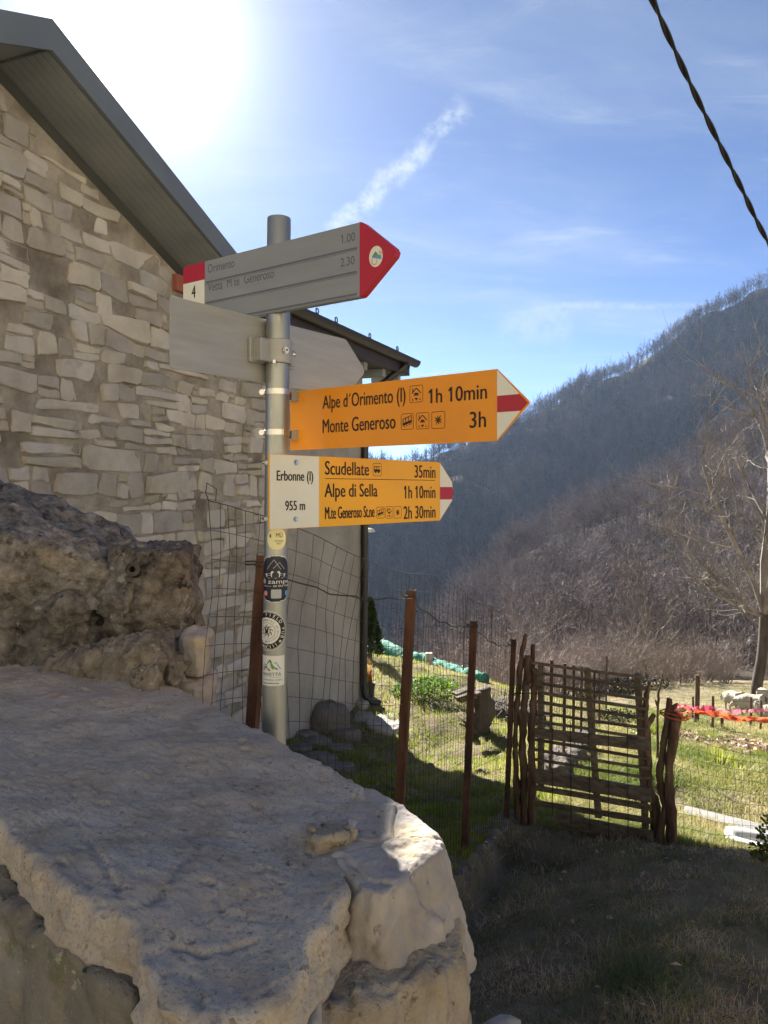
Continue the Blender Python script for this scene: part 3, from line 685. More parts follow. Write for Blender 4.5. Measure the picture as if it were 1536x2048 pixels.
ZC = 1.05
para = thing('stone_parapet', (-.4, 1.4, 0), 'old stone and mortar parapet wall with worn flat top in the foreground', 'stone wall')
slab_px = [(-320, 1338), (0, 1334), (160, 1345), (290, 1352), (345, 1372), (400, 1402), (470, 1440), (530, 1472), (580, 1502), (640, 1530), (700, 1560), (736, 1580), (711, 1615), (708, 1664), (676, 1700), (690, 1740), (704, 1770),
           (690, 1795), (664, 1825), (655, 1850), (632, 1872), (612, 1920), (597, 1953), (560, 1985), (500, 2020), (420, 2034), (370, 2010), (310, 1968), (268, 1905), (280, 1855), (215, 1828), (150, 1800), (90, 1740), (40, 1700), (0, 1655), (-80, 1600), (-300, 1520)]
slab_w = [Q(x, y, ZC) for x, y in slab_px]
cracks = [[Q(x, y, ZC) for x, y in c] for c in (((300, 1815), (345, 1770), (352, 1750), (392, 1712), (398, 1695), (440, 1668)), ((345, 1880), (400, 1898), (440, 1890), (520, 1872)), ((150, 1640), (215, 1745), (240, 1800)))]
def seg_d(x, y, a, b):
    dx, dy = b.x-a.x, b.y-a.y; t = max(0, min(1, ((x-a.x)*dx+(y-a.y)*dy)/(dx*dx+dy*dy))); return math.hypot(x-a.x-dx*t, y-a.y-dy*t)
LAYER = [Q(x, y, ZC) for x, y in ((672, 1700), (610, 1760), (560, 1850), (420, 1900), (330, 1870), (200, 1700), (0, 1560))]
def slab_extra(x, y):
    d = 0.0
    for ci, c in enumerate(cracks):
        if abs(x-c[0].x) > .5: continue
        m = min(seg_d(x, y, c[i], c[i+1]) for i in range(len(c)-1))+.0025*fbm(Vector((x*60, y*60, 1)), 2)
        if m < .007: d -= (.007 if ci != 2 else .004)*(1-max(0, m)/.007)
    # softly dished, pitted top
    d += .009*fbm(Vector((x*3.3, y*3.3, 5)), 3)
    pit = fbm(Vector((x*48, y*48, 9)), 2)
    if pit > .38: d -= .016*(pit-.38)
    return d
def slab_top(x, y): return ZC+.012*(y-1.2)
slab = rocko('mortar_cap', M['mortar'], para, slab_w, slab_top, .93, bevel=.012, rough=.010, fine=.0022, f1=5, f2=70, nb=560, nr=110, ns=14, axis=((-1.15, 1.95), (-.16, 1.08)), seed=1.3, extra=slab_extra, edge=.014, smooth_it=1)
# flat flake at the edge of the cap
rocko('flake', M['body'], para, [Q(x, y, 1.058) for x, y in ((600, 1660), (650, 1645), (706, 1650), (712, 1668), (680, 1682), (625, 1690))], 1.066, 1.03, bevel=.006, rough=.006, fine=.003, f1=14, nb=80, nr=10, ns=4, seed=4.2, edge=.01, facet=.006, fs=26)
# end stone
cor_px = [(716, 1566), (800, 1606), (866, 1648), (893, 1682), (880, 1712), (841, 1742), (790, 1785), (757, 1800), (706, 1782), (655, 1712), (680, 1640)]
rocko('end_stone', M['corner'], para, [Q(x, y, 1.04) for x, y in cor_px], lambda x, y: 1.047-.09*max(0, x-.03), .86, bevel=.012, rough=.010, fine=.0022, f1=6, f2=45, flare=.048, nb=240, nr=36, ns=30, seed=9.1, edge=.006, facet=.004, fs=11)
# wall body under the cap
body_px = [(-320, 1345), (0, 1345), (290, 1362), (400, 1412), (530, 1482), (640, 1540), (720, 1590), (700, 1690), (680, 1770), (640, 1840), (600, 1900), (560, 1945), (500, 1965), (420, 1978), (350, 1950), (300, 1905), (290, 1850), (215, 1805), (150, 1772), (90, 1715), (0, 1635), (-80, 1585), (-300, 1505)]
rocko('wall_core', M['body'], para, [Q(x, y, 1.0) for x, y in body_px], .985, -.1, bevel=.02, rough=.02, fine=.005, f1=6, flare=.035, nb=300, nr=12, ns=44, axis=((-1.1, 1.9), (-.2, 1.12)), seed=2.7, edge=.01, facet=.010, fs=11)
rocko('wall_end', M['body'], para, [(-.115, .95), (-.085, .93), (-.03, .965), (.03, 1.005), (.085, 1.05), (.118, 1.10), (.125, 1.16), (.09, 1.24), (.0, 1.29), (-.12, 1.2), (-.16, 1.05)], lambda x, y: .95-.25*max(0, x-.06), -.1, bevel=.02, rough=.02, fine=.003, f1=5.5, f2=40, flare=.16, nb=260, nr=14, ns=60, seed=6.6, edge=.008, facet=.004, fs=9)
# stones of the face, seen below the cap on the left
rocko('face_stone', M['face_stone'], para, [(-.86, 1.36), (-.62, 1.18), (-.40, 1.0), (-.31, .925), (-.29, .95), (-.38, 1.08), (-.62, 1.28), (-.85, 1.46)], .985, .58, bevel=.02, rough=.014, fine=.003, f1=6, flare=.02, nb=160, nr=8, ns=26, axis=((-.78, 1.36), (-.36, 1.0)), seed=3.3, facet=.008, fs=9)
rocko('face_stone', M['body'], para, [(-.285, .90), (-.20, .815), (-.13, .80), (-.125, .84), (-.20, .90), (-.26, .96)], .955, .55, bevel=.02, rough=.012, fine=.004, f1=6, flare=.012, nb=120, nr=8, ns=24, axis=((-.24, .90), (-.16, .85)), seed=5.3)
rocko('face_stone', M['corner'], para, [(-.118, .80), (-.095, .83), (-.078, .90), (-.072, .95), (-.10, .97), (-.135, .88)], .975, .5, bevel=.01, rough=.012, fine=.003, f1=9, flare=.012, nb=100, nr=8, ns=22, seed=7.3)
rocko('base_stone', M['white_stone'], para, [(.16, 1.22), (.24, 1.16), (.33, 1.22), (.34, 1.34), (.24, 1.42), (.14, 1.34)], lambda x, y: .675-.5*max(0, x-.2), -.2, bevel=.05, rough=.02, fine=.004, nb=110, nr=14, ns=12, seed=8.8, flare=.1)

# grit and crumbs lying on the cap
gr = MB(); r3 = random.Random(12)
for _ in range(420):
    x, y = r3.uniform(-1.0, .0), r3.uniform(.85, 2.1)
    ax_y = 1.95+(x+1.15)*(1.08-1.95)/(.99)
    if abs(y-ax_y) > .17+.1*r3.random(): continue
    s_ = .0012+.0035*r3.random()**3; c = Vector((x, y, slab_top(x, y)+slab_extra(x, y)+s_*.5+.004)); 
    vs = [c+Vector((r3.uniform(-1, 1), r3.uniform(-1, 1), r3.uniform(-.6, .6))).normalized()*s_*r3.uniform(.7, 1.3) for _ in range(4)]
    gr.add(vs, [(0, 1, 2), (0, 2, 3), (0, 3, 1), (1, 3, 2)])
tag(gr.build('grit', M['body'], para), kind='stuff')

lf = MB(); c = Q(108, 1395, ZC+.012)
for q0_, q1_ in (((-.03, -.008, .004), (0, .012, .010)), ((-.03, -.008, .004), (0, -.012, .002))):
    lf.tri(c+Vector(q0_), c+Vector((.028, .006, .012)), c+Vector(q1_))
tag(lf.build('dry_leaf', M['leaf_dead']), 'single small dry leaf lying on the flat parapet top at left', 'leaf')

# boulders stacked on the far end of the parapet
bt = thing('lichen_boulder', (-1.3, 2.7, 1.3), 'big lichen-spotted grey boulder, topmost on the stone parapet at left', 'boulder')
rocko('stone_body', M['lichen_stone'], bt, [(-2.0, 2.30), (-1.5, 2.36), (-1.15, 2.37), (-.93, 2.36), (-.835, 2.42), (-.80, 2.55), (-.90, 2.85), (-1.3, 3.05), (-2.0, 3.0)], lambda x, y: 1.425-.30*(x+.85)-.06*(2.9-y), 1.23, bevel=.07, rough=.05, fine=.012, f1=4.5, f2=22, nb=300, nr=44, ns=20, axis=((-1.8, 2.65), (-1.05, 2.65)), seed=11.1, edge=.02, facet=.012, fs=6)
b2 = thing('dark_boulder', (-1.2, 2.6, 1.1), 'dark brown weathered boulder beneath the big lichen-spotted one', 'boulder')
rocko('stone_body', M['dark_stone'], b2, [(-2.0, 2.40), (-1.5, 2.40), (-1.2, 2.36), (-1.0, 2.35), (-.90, 2.38), (-.88, 2.5), (-.95, 2.8), (-2.0, 2.95)], lambda x, y: 1.285, 1.0, bevel=.05, rough=.05, fine=.012, f1=5, f2=22, nb=300, nr=16, ns=34, axis=((-1.8, 2.62), (-1.05, 2.58)), seed=13.7, flare=.02, edge=.02, facet=.016, fs=6)
b3 = thing('pipe_boulder', (-.74, 2.5, 1.2), 'squarish brown boulder with a rusty pipe end beside it', 'boulder')
rocko('stone_body', M['dark_stone'], b3, [(-.875, 2.42), (-.80, 2.36), (-.70, 2.36), (-.635, 2.42), (-.62, 2.55), (-.66, 2.75), (-.80, 2.8), (-.88, 2.65)], lambda x, y: 1.425-.12*max(0, x+.72), 1.08, bevel=.03, rough=.03, fine=.01, f1=6, f2=26, nb=220, nr=24, ns=36, seed=17.3, flare=.012, edge=.01, facet=.008, fs=7)
b4 = thing('mortar_lump', (-.85, 2.3, 1.1), 'crumbling yellowish mortar lump between parapet top and boulders', 'mortar lump')
rocko('lump', M['rubble'], b4, [(-1.02, 2.30), (-.88, 2.22), (-.75, 2.17), (-.64, 2.12), (-.58, 2.13), (-.56, 2.25), (-.62, 2.42), (-.82, 2.5), (-1.02, 2.42)], lambda x, y: 1.10+.075*math.exp(-((x+.72)/.14)**2), .98, bevel=.04, rough=.03, fine=.014, f1=8, f2=38, nb=260, nr=26, ns=14, axis=((-.92, 2.35), (-.68, 2.27)), seed=19.9, edge=.015, facet=.006, fs=24)
rocko('embedded_stone', M['rubble'], b4, [(-.70, 2.10), (-.64, 2.085), (-.605, 2.09), (-.60, 2.15), (-.69, 2.17)], lambda x, y: 1.125+.3*(x+.65), 1.0, bevel=.02, rough=.022, fine=.006, f1=12, nb=90, nr=10, ns=12, seed=20.4, edge=.008, facet=.008, fs=20)
for lab, ol, zt, z0, sd in (('upper of two small squarish stones at the end of the parapet', [(-.605, 2.26), (-.53, 2.23), (-.515, 2.30), (-.53, 2.38), (-.60, 2.38)], 1.172, 1.055, 21.0),
                            ('lower of two small squarish stones at the end of the parapet', [(-.60, 2.20), (-.52, 2.17), (-.495, 2.26), (-.52, 2.38), (-.60, 2.38)], 1.045, .88, 22.5)):
    t = thing('loose_stone', (-.56, 2.3, zt-.1), lab, 'stone', 'two small stones at the parapet end')
    rocko('stone_body', M['corner'], t, ol, zt, z0, bevel=.014, rough=.014, fine=.005, f1=10, nb=90, nr=14, ns=12, seed=sd, edge=.005)
pt = thing('rusty_pipe', P(262, 1190, 2.34), 'short rusty iron pipe end sticking out between the boulders', 'pipe')
b = MB(); a, c = P(265, 1139, 2.31), P(250, 1250, 2.36); ax = Vector((.12, -.9, .25)).normalized()
b.tube([c, a+(c-a)*.25], .012, 10)
ring = lambda r, o: [a+ax*o+(Vector((1, .12, 0)).normalized()*math.cos(t)+ax.cross(Vector((1, .12, 0))).normalized()*math.sin(t))*r for t in [2*math.pi*i/20 for i in range(20)]]
b.tube(ring(.015, 0), .0065, 8, closed=True); b.build('pipe_stub', M['dark_stone'], pt, smooth=True)
b = MB(); b.tube([a+ax*.012, a-ax*.06], .017, 14, cap=False); b.tube([a-ax*.05, a-ax*.055], .0165, 14); b.build('bore', M['ink'], pt)

# ------------------------------------------------------------------ text
_caph = {}
def text_raw(s, bold=0.0):
    cu = bpy.data.curves.new('t', 'FONT'); cu.body = s; cu.size = 1.0; cu.offset = bold; cu.resolution_u = 4
    ob = bpy.data.objects.new('t', cu); COL.objects.link(ob)
    dg = bpy.context.evaluated_depsgraph_get(); me = bpy.data.meshes.new_from_object(ob.evaluated_get(dg))
    vs = [tuple(v.co) for v in me.vertices]; fs = [tuple(p.vertices) for p in me.polygons]
    bpy.data.objects.remove(ob); bpy.data.curves.remove(cu); bpy.data.meshes.remove(me)
    return vs, fs
CAPH = max(v[1] for v in text_raw('H')[0])
def text2d(s, x0, x1, z, h, bold=0.0):
    vs, fs = text_raw(s, bold)
    for i, ch in enumerate(s):              # give the plain bar of the figure one its flag
        if ch == '1':
            r_ = max(v[0] for v in text_raw(s[:i+1], bold)[0]); one = text_raw('1', bold)[0]; l_ = r_-(max(v[0] for v in one)-min(v[0] for v in one))
            k = len(vs); vs += [(l_+.01, CAPH*.995, 0), (l_-.125, CAPH*.80, 0), (l_-.105, CAPH*.70, 0), (l_+.01, CAPH*.84, 0)]; fs.append((k, k+1, k+2, k+3))
    a = min(v[0] for v in vs); bmax = max(v[0] for v in vs); sx = (x1-x0)/(bmax-a); sz = h/CAPH
    return [(x0+(v[0]-a)*sx, z+v[1]*sz) for v in vs], fs

# ------------------------------------------------------------------ signpost
PY = 1.935; PR = .0299
PT, PB = P(558, 437, PY), P(548, 1500, PY)
def pole_c(z): t = (z-PB.z)/(PT.z-PB.z); return PB+(PT-PB)*t
pole = thing('signpost_pole', (PB.x, PY, gz(PB.x, PY)), 'round galvanised steel signpost pole with four round and square stickers', 'signpost')
b = MB(); zs = [-.15, .3, .8, 1.2, 1.6, 2.0, PT.z-.004, PT.z]
b.tube([pole_c(z) for z in zs], [PR]*7+[PR-.001], 40, cap=False); 
b.tube([pole_c(PT.z), pole_c(PT.z-.12)], [PR-.001, PR-.003], 40, cap=False)
b.build('tube', M['galv'], pole, smooth=True)

class Sign:
    def __init__(s, name, label, pxl, Yl, pxr, Yr, group='arrow signs on the pole'):
        a, c = P(pxl, HY, Yl), P(pxr, HY, Yr); s.o = Vector((a.x, a.y, 0)); d = Vector((c.x-a.x, c.y-a.y, 0)); s.L = d.length; s.e = d.normalized()
        s.root = thing(name, (a.x, a.y, 0), label, 'sign', group, rz=math.atan2(s.e.y, s.e.x))
        s.root.location = (a.x, a.y, 0)
    def xz(s, px, py):
        k = (px-CX)/F; x = (k*s.o.y-s.o.x)/(s.e.x-k*s.e.y); Y = s.o.y+x*s.e.y; return x, EYE-(py-HY)/F*Y
    def plate(s, name, poly, m, y0, y1, parent=None, bevel=0.0):
        mb = MB(); mb.prism(poly, lambda x, z: Vector((x, y0, z)), lambda x, z: Vector((x, y1, z)))
        return fix_normals(mb.build(name, m, parent or s.root, local=True, bevel=bevel))
    def flat(s, name, poly, m, y, parent=None):
        mb = MB(); mb.add([(x, y, z) for x, z in poly], [tuple(range(len(poly)))]); return mb.build(name, m, parent or s.root, local=True)
    def text(s, t, pxa, pxb, pyb, cap, m, y, bold=.008, side='l', parent=None):
        """baseline at pixel pyb of the left edge (side l) or right edge (side r); cap = cap height in pixels there"""
        xa, za = s.xz(pxa, pyb if side == 'l' else 0); xb, zb = s.xz(pxb, pyb if side == 'r' else 0)
        px = pxa if side == 'l' else pxb; z = s.xz(px, pyb)[1]; h = s.xz(px, pyb-cap)[1]-z
        vs, fs = text2d(t, xa, xb-(.0011 if bold else 0), z, h)
        mb = MB(); mb.add([(q[0], y, q[1]) for q in vs], fs)
        if bold: mb.add([(q[0]+.00055, y-.0002, q[1]) for q in vs], fs); mb.add([(q[0]+.0011, y-.0004, q[1]) for q in vs], fs)
        return mb.build('lettering', m, parent or s.root, local=True)
    def frame(s, mb, x0, x1, z0, z1, w, y):
        r = .12*(x1-x0)
        out = []; inn = []
        for (cx, cz, a0) in ((x1-r, z1-r, 0), (x0+r, z1-r, 90), (x0+r, z0+r, 180), (x1-r, z0+r, 270)):
            for q in range(4):
                a = math.radians(a0+30*q); out.append((cx+r*math.cos(a), cz+r*math.sin(a))); inn.append((cx+(r-w)*math.cos(a), cz+(r-w)*math.sin(a)))
        n = len(out); mb.add([(q[0], y, q[1]) for q in out+inn], [(i, (i+1) % n, n+(i+1) % n, n+i) for i in range(n)])
    def icon(s, kind, px0, px1, py0, py1, y, m):
        x0, z1 = s.xz(px0, py0); x1, _ = s.xz(px1, py0); z0 = s.xz(px0, py1)[1]; w, h = x1-x0, z1-z0
        mb = MB(); s.frame(mb, x0, x1, z0, z1, .0011, y)
        U = lambda a, c: (x0+a*w, y, z0+c*h)
        poly = lambda pts: mb.add([U(*q) for q in pts], [tuple(range(len(pts)))])
        def line(a, c, t=.05):
            dx, dz = c[0]-a[0], c[1]-a[1]; L = math.hypot(dx, dz); nx, nz = -dz/L*t/2, dx/L*t/2
            poly([(a[0]+nx, a[1]+nz), (a[0]-nx, a[1]-nz), (c[0]-nx, c[1]-nz), (c[0]+nx, c[1]+nz)])
        if kind == 'hut':
            line((.16, .52), (.5, .84), .06); line((.5, .84), (.84, .52), .06); line((.24, .62), (.24, .84), .06)
            poly([(.34, .46), (.66, .46), (.62, .56), (.38, .56)]); poly([(.30, .40), (.70, .40), (.70, .45), (.30, .45)])
            poly([(.37, .26), (.63, .26), (.5, .10)]); poly([(.20, .12), (.30, .12), (.20, .26)]); poly([(.80, .12), (.70, .12), (.80, .26)])
        elif kind == 'train':
            sk = lambda a, c: (a, c+(a-.5)*.28)
            poly([sk(.14, .34), sk(.86, .34), sk(.86, .50), sk(.14, .50)]); poly([sk(.14, .74), sk(.86, .74), sk(.86, .79), sk(.14, .79)])
            for a in (.14, .35, .58, .81): poly([sk(a, .5), sk(a+.05, .5), sk(a+.05, .75), sk(a, .75)])
            for a in (.22, .42, .62, .78): poly([sk(a, .22), sk(a+.08, .22), sk(a+.08, .30), sk(a, .30)])
        elif kind == 'view':
            for k in range(8):
                a = math.radians(k*45+10); p_ = (math.cos(a), math.sin(a)); q_ = (-p_[1]*.05, p_[0]*.05); r0, r1 = .10, (.36 if k % 2 else .30)
                poly([(.5+p_[0]*r0+q_[0], .5+p_[1]*r0+q_[1]), (.5+p_[0]*r0-q_[0], .5+p_[1]*r0-q_[1]), (.5+p_[0]*r1, .5+p_[1]*r1)])
            poly([(.5+.09*math.cos(math.radians(t)), .5+.09*math.sin(math.radians(t))) for t in range(0, 360, 45)])
        elif kind == 'bus':
            poly([(.14, .34), (.86, .34), (.86, .52), (.14, .52)]); poly([(.14, .70), (.86, .70), (.86, .76), (.14, .76)])
            for a in (.14, .36, .58): poly([(a, .5), (a+.05, .5), (a+.05, .72), (a, .72)])
            for a in (.32, .68): poly([(a+.10*math.cos(math.radians(t)), .30+.08*math.sin(math.radians(t))) for t in range(0, 360, 45)])
        return mb.build('pictogram', m, s.root, local=True)
def bolt(parent, x, y, z, r, m, nrm=-1):
    mb = MB(); mb.tube([(x, y, z), (x, y+nrm*.002, z)], r*1.3, 16); mb.tube([(x, y+nrm*.002, z), (x, y+nrm*.006, z)], [r, r*.85], 6); return mb.build('bolt', m, parent, local=True)
def screw_band(parent_root, z, m, wide=.012):
    """hose clamp round the pole, local frame of the sign root"""
    return None

# top sign: grey aluminium with red ends
s1 = Sign('arrow_sign', 'topmost grey aluminium arrow sign with red tip and number 4', 372, 2.10, 735, 1.742)
zb, zt = 2.038, 2.207
xt = s1.xz(798, 505)[0]; xr = s1.xz(727, 593)[0]; xs = s1.xz(741, 450)[0]; xg0 = s1.xz(415, 560)[0]; xg1 = s1.xz(724, 560)[0]; zm = (zb+zt)/2
s1.plate('plate', [(xg0, zb), (xg1, zb), (xg1, zt), (xg0, zt)], M['alu_front'], -.009, .009)
arrow = [(xg1+.0005, zb), (xr, zb), (xr+.008, zb+.004), (xt-.006, zm-.010), (xt-.001, zm), (xt-.006, zm+.010), (xr+.008, zt-.004), (xr, zt), (xg1+.0005, zt)]
s1.plate('red_tip', arrow, M['red'], -.0095, .009)
xw = s1.xz(414, 590)[0]; zmid = s1.xz(374, 569)[1]
s1.plate('red_end', [(.004, zmid), (xg0-.0005, zmid), (xg0-.0005, zt), (.008, zt), (.0, zt-.008), (.0, zmid)], M['red'], -.0095, .009)
s1.plate('number_plate', [(.0, zb+.046), (xw, zb+.046), (xw, zmid-.001), (.0, zmid-.001)], M['white_sign'], -.0095, .009)
s1.plate('end_cap', [(.0, zb+.008), (.008, zb), (xg0-.0005, zb), (xg0-.0005, zb+.0455), (.0, zb+.0455)], M['alu_front'], -.009, .009)
for f in (.335, .655, .955):                      # pressed grooves with a raised lip
    z = zt-f*(zt-zb)
    s1.flat('groove', [(xg0+.004, z-.0022), (xg1-.008, z-.0022), (xg1-.008, z+.0022), (xg0+.004, z+.0022)], M['groove'], -.00935)
    mb = MB(); mb.tube([(xg0+.004, -.009, z-.0042), (xg1-.008, -.009, z-.0042)], .0018, 6); mb.build('ridge', M['alu_front'], s1.root, local=True)
s1.text('4', 389, 397, 598, 24, M['ink'], -.0101, .012)
s1.text('Orimento', 421, 474, 548, 17, M['grey_ink'], -.0093, .0)
s1.text('Vetta  M te  Generoso', 421, 553, 585, 17, M['grey_ink'], -.0093, .0)
s1.text('1.00', 687, 715, 483, 17, M['grey_ink'], -.0093, .0, 'r')
s1.text('2.30', 686, 714, 530, 17, M['grey_ink'], -.0093, .0, 'r')
cx, cz = s1.xz(757, 515); rr = .0235
s1.flat('round_sticker', [(cx+rr*.8*math.cos(a), cz+rr*math.sin(a)) for a in [2*math.pi*i/32 for i in range(32)]], M['white_sign'], -.0098)
s1.flat('emblem', [(cx-.011, cz+.001), (cx-.001, cz+.012), (cx+.006, cz+.004), (cx-.004, cz-.004)], M['sticker_green'], -.0101)
s1.flat('emblem', [(cx-.009, cz-.001), (cx+.0, cz+.004), (cx+.014, cz+.001), (cx+.015, cz-.009), (cx+.006, cz-.006)], M['sticker_blue'], -.0103)
mb = MB(); mb.tube([(cx-.004+.007*math.cos(a), -.0101, cz-.008+.010*math.sin(a)) for a in [2*math.pi*i/16 for i in range(16)]], .0007, 4, closed=True); mb.build('emblem', M['tape_orange'], s1.root, local=True)
s1.text('3m', 763, 773, 511, 7, M['tape_orange'], -.0105, .0)
mb = MB(); k_ = s1.e; inv = lambda p: Vector(((p-s1.o).dot(k_), (p-s1.o).dot(Vector((-k_.y, k_.x, 0))), p.z))
for z in (2.075, 2.165):
    c = inv(pole_c(z)); mb.box((c.x, .016, z), (.075, .012, .022)); mb.tube([(c.x+(PR+.002)*math.cos(a), c.y+(PR+.002)*math.sin(a), z) for a in [math.pi*i/12-.2 for i in range(15)]], .003, 5)
mb.build('clamp', M['galv'], s1.root, local=True)

# yellow sign, pointing right and towards the viewer
s2 = Sign('arrow_sign', 'upper yellow arrow sign to Alpe d\'Orimento and Monte Generoso, white and red tip', 605, 2.02, 995, 1.655)
zt, zb = 1.8605, 1.7055
x0 = s2.xz(581, 800)[0]; xt = s2.xz(1060, 805)[0]; xw = s2.xz(995, 800)[0]; zm = (zt+zb)/2
s2.plate('plate', [(x0, zb), (xw, zb), (xt-.002, zm-.004), (xt, zm), (xt-.002, zm+.004), (xw, zt), (x0, zt)], M['orange'], -.0012, .0012)
ed = .0035
s2.flat('white_tip', [(xw, zb+ed*.6), (xw, zt-ed*.6), (xt-ed*2, zm+.002), (xt-ed*2, zm-.002)], M['white_sign'], -.0018)
zr0, zr1 = s2.xz(995, 825)[1], s2.xz(995, 792)[1]; frac = (zr1-zm)/(zt-zm)
xq = xw+(xt-xw)*(1-(zr1-zm)/(zt-zm)); xq2 = xw+(xt-xw)*(1-(zm-zr0)/(zm-zb))
s2.flat('red_stripe', [(xw+.0004, zr0), (xq2-.004, zr0), (xt-.0035, zm), (xq-.004, zr1), (xw+.0004, zr1)], M['red'], -.0023)
yt = -.0018
s2.text("Alpe d´Orimento (I)", 646, 812, 818, 26, M['ink'], yt, .010)
s2.text("1h 10min", 858, 975, 797, 30, M['ink'], yt, .010, 'r')
s2.text("Monte Generoso", 646, 792, 866, 27, M['ink'], yt, .010)
s2.text("3h", 940, 973, 854, 32, M['ink'], yt, .010, 'r')
for kind, a, c, d, e in (('hut', 820, 847, 772, 806), ('train', 803, 828, 828, 860), ('hut', 833, 859, 826, 859), ('view', 864, 891, 824, 858)): s2.icon(kind, a, c, d, e, yt, M['ink'])
for pyz in (791, 869):                            # band clamps and square brackets
    z = P(590, pyz, 2.0).z; c = pole_c(z)
    ci = Vector(((c-s2.o).dot(s2.e), (c-s2.o).dot(Vector((-s2.e.y, s2.e.x, 0))), z))
    mb = MB(); nb_ = 32
    for r0, r1 in ((PR+.0006, PR+.0016),):
        vs = []
        for i in range(nb_):
            a = 2*math.pi*i/nb_
            for rr_, dz in ((r1, -.007), (r1, .007)): vs.append((ci.x+rr_*math.cos(a), ci.y+rr_*math.sin(a), z+dz))
        mb.add(vs, [(2*i, 2*((i+1) % nb_), 2*((i+1) % nb_)+1, 2*i+1) for i in range(nb_)])
    for i in range(9):
        a = -2.2+.13*i; mb.box((ci.x+(PR+.0019)*math.cos(a), ci.y+(PR+.0019)*math.sin(a), z), (.0022, .0014, .0095), (Vector((-math.sin(a), math.cos(a), 0)), Vector((math.cos(a), math.sin(a), 0)), Vector((0, 0, 1))))
    mb.build('band', M['steel'], s2.root, local=True)
    mb = MB(); cl = s2.e.copy(); a = -2.62; pc = Vector((ci.x+(PR+.007)*math.cos(a), ci.y+(PR+.007)*math.sin(a), z)); tdir = Vector((-math.sin(a), math.cos(a), 0))
    mb.tube([pc-tdir*.017, pc-tdir*.005], .0055, 10); mb.tube([pc-tdir*.006, pc+tdir*.012], .0072, 10); mb.tube([pc-tdir*.0225, pc-tdir*.017], .0045, 6); mb.build('screw_housing', M['steel'], s2.root, local=True)
    xb = s2.xz(590, pyz)[0]; w_, h_ = .0115, .0125; t_ = .0022
    mb = MB()
    for dx, dz, sx_, sz_ in ((0, h_-t_/2, 2*w_, t_), (0, -h_+t_/2, 2*w_, t_), (w_-t_/2, 0, t_, 2*h_-2*t_-.0004), (-w_+t_/2, 0, t_, 2*h_-2*t_-.0004)): mb.box((xb+.003+dx, -.013, z+dz), (sx_, .023, sz_))
    mb.box((xb+.003, -.0035, z), (2*w_-2*t_-.0004, .003, 2*h_-2*t_-.0004)); mb.build('bracket', M['alu_back'], s2.root, local=True)

# lower yellow sign with the white place plate
s3 = Sign('arrow_sign', 'lower yellow arrow sign to Scudellate with white plate reading Erbonne 955 m', 537, 1.82, 878, 2.37)
zt, zb = 1.6855, 1.506; xw = s3.xz(637, 980)[0]; xa = s3.xz(879, 980)[0]; xt = s3.xz(905, 988)[0]; zm = (zt+zb)/2
s3.plate('plate', [(0, zb), (xa, zb), (xt-.004, zm-.03), (xt, zm-.008), (xt, zm+.008), (xt-.004, zm+.03), (xa, zt), (0, zt)], M['yellow'], -.0012, .0012)
s3.flat('place_plate', [(.0025, zb+.001), (xw, zb+.001), (xw, zt-.001), (.0025, zt-.001)], M['white_sign'], -.0018)
zr0, zr1 = s3.xz(880, 999)[1], s3.xz(880, 974)[1]
s3.flat('white_tip', [(xa, zb+.002), (xt-.006, zm-.029), (xt-.002, zm-.008), (xt-.002, zm+.008), (xt-.006, zm+.029), (xa, zt-.002)], M['white_sign'], -.0018)
s3.flat('red_stripe', [(xa+.0004, zr0), (xt-.0035, zr0), (xt-.0005, zm), (xt-.0035, zr1), (xa+.0004, zr1)], M['red'], -.0023)
s3.text('Erbonne (I)', 552, 625, 961, 20, M['ink'], -.0023, .004)
s3.text('955 m', 569, 609, 1021, 19, M['ink'], -.0023, .004)
s3.text('Scudellate', 649, 737, 949, 27, M['ink'], yt, .010)
s3.text('35min', 828, 870, 956, 24, M['ink'], yt, .010, 'r')
s3.text('Alpe di Sella', 648, 754, 994, 27, M['ink'], yt, .010)
s3.text('1h 10min', 807, 870, 996, 24, M['ink'], yt, .010, 'r')
s3.text('M.te Generoso St.ne', 649, 748, 1038, 24, M['ink'], yt, .010)
s3.text('2h 30min', 806, 870, 1035, 24, M['ink'], yt, .010, 'r')
xl0, zl = s3.xz(649, 957); xl1, _ = s3.xz(869, 963)
s3.flat('rule', [(xl0, zl-.0008), (xl1, zl-.0008), (xl1, zl+.0008), (xl0, zl+.0008)], M['ink'], yt)
for kind, a, c, d, e in (('bus', 745, 762, 926, 952), ('train', 752, 768, 1014, 1037), ('hut', 770, 785, 1013, 1037), ('view', 787, 802, 1013, 1037)): s3.icon(kind, a, c, d, e, yt, M['ink'])
for px, py in ((591, 925), (590, 1038)):
    x, z = s3.xz(px, py); bolt(s3.root, x, -.0018, z, .0058, M['steel'])
mb = MB()
for py in (925, 1038):
    z = s3.xz(590, py)[1]; c = pole_c(z); ci = Vector(((c-s3.o).dot(s3.e), (c-s3.o).dot(Vector((-s3.e.y, s3.e.x, 0))), z))
    mb.box((ci.x+.01, .010, z), (.10, .016, .02)); mb.tube([(ci.x+(PR+.003)*math.cos(a), ci.y+(PR+.003)*math.sin(a), z) for a in [2*math.pi*i/24 for i in range(24)]], .0035, 6, closed=True)
    mb.tube([(ci.x-PR-.012, ci.y-.008, z), (ci.x-PR-.001, ci.y, z)], .0055, 8)
mb.build('clamp', M['galv'], s3.root, local=True)

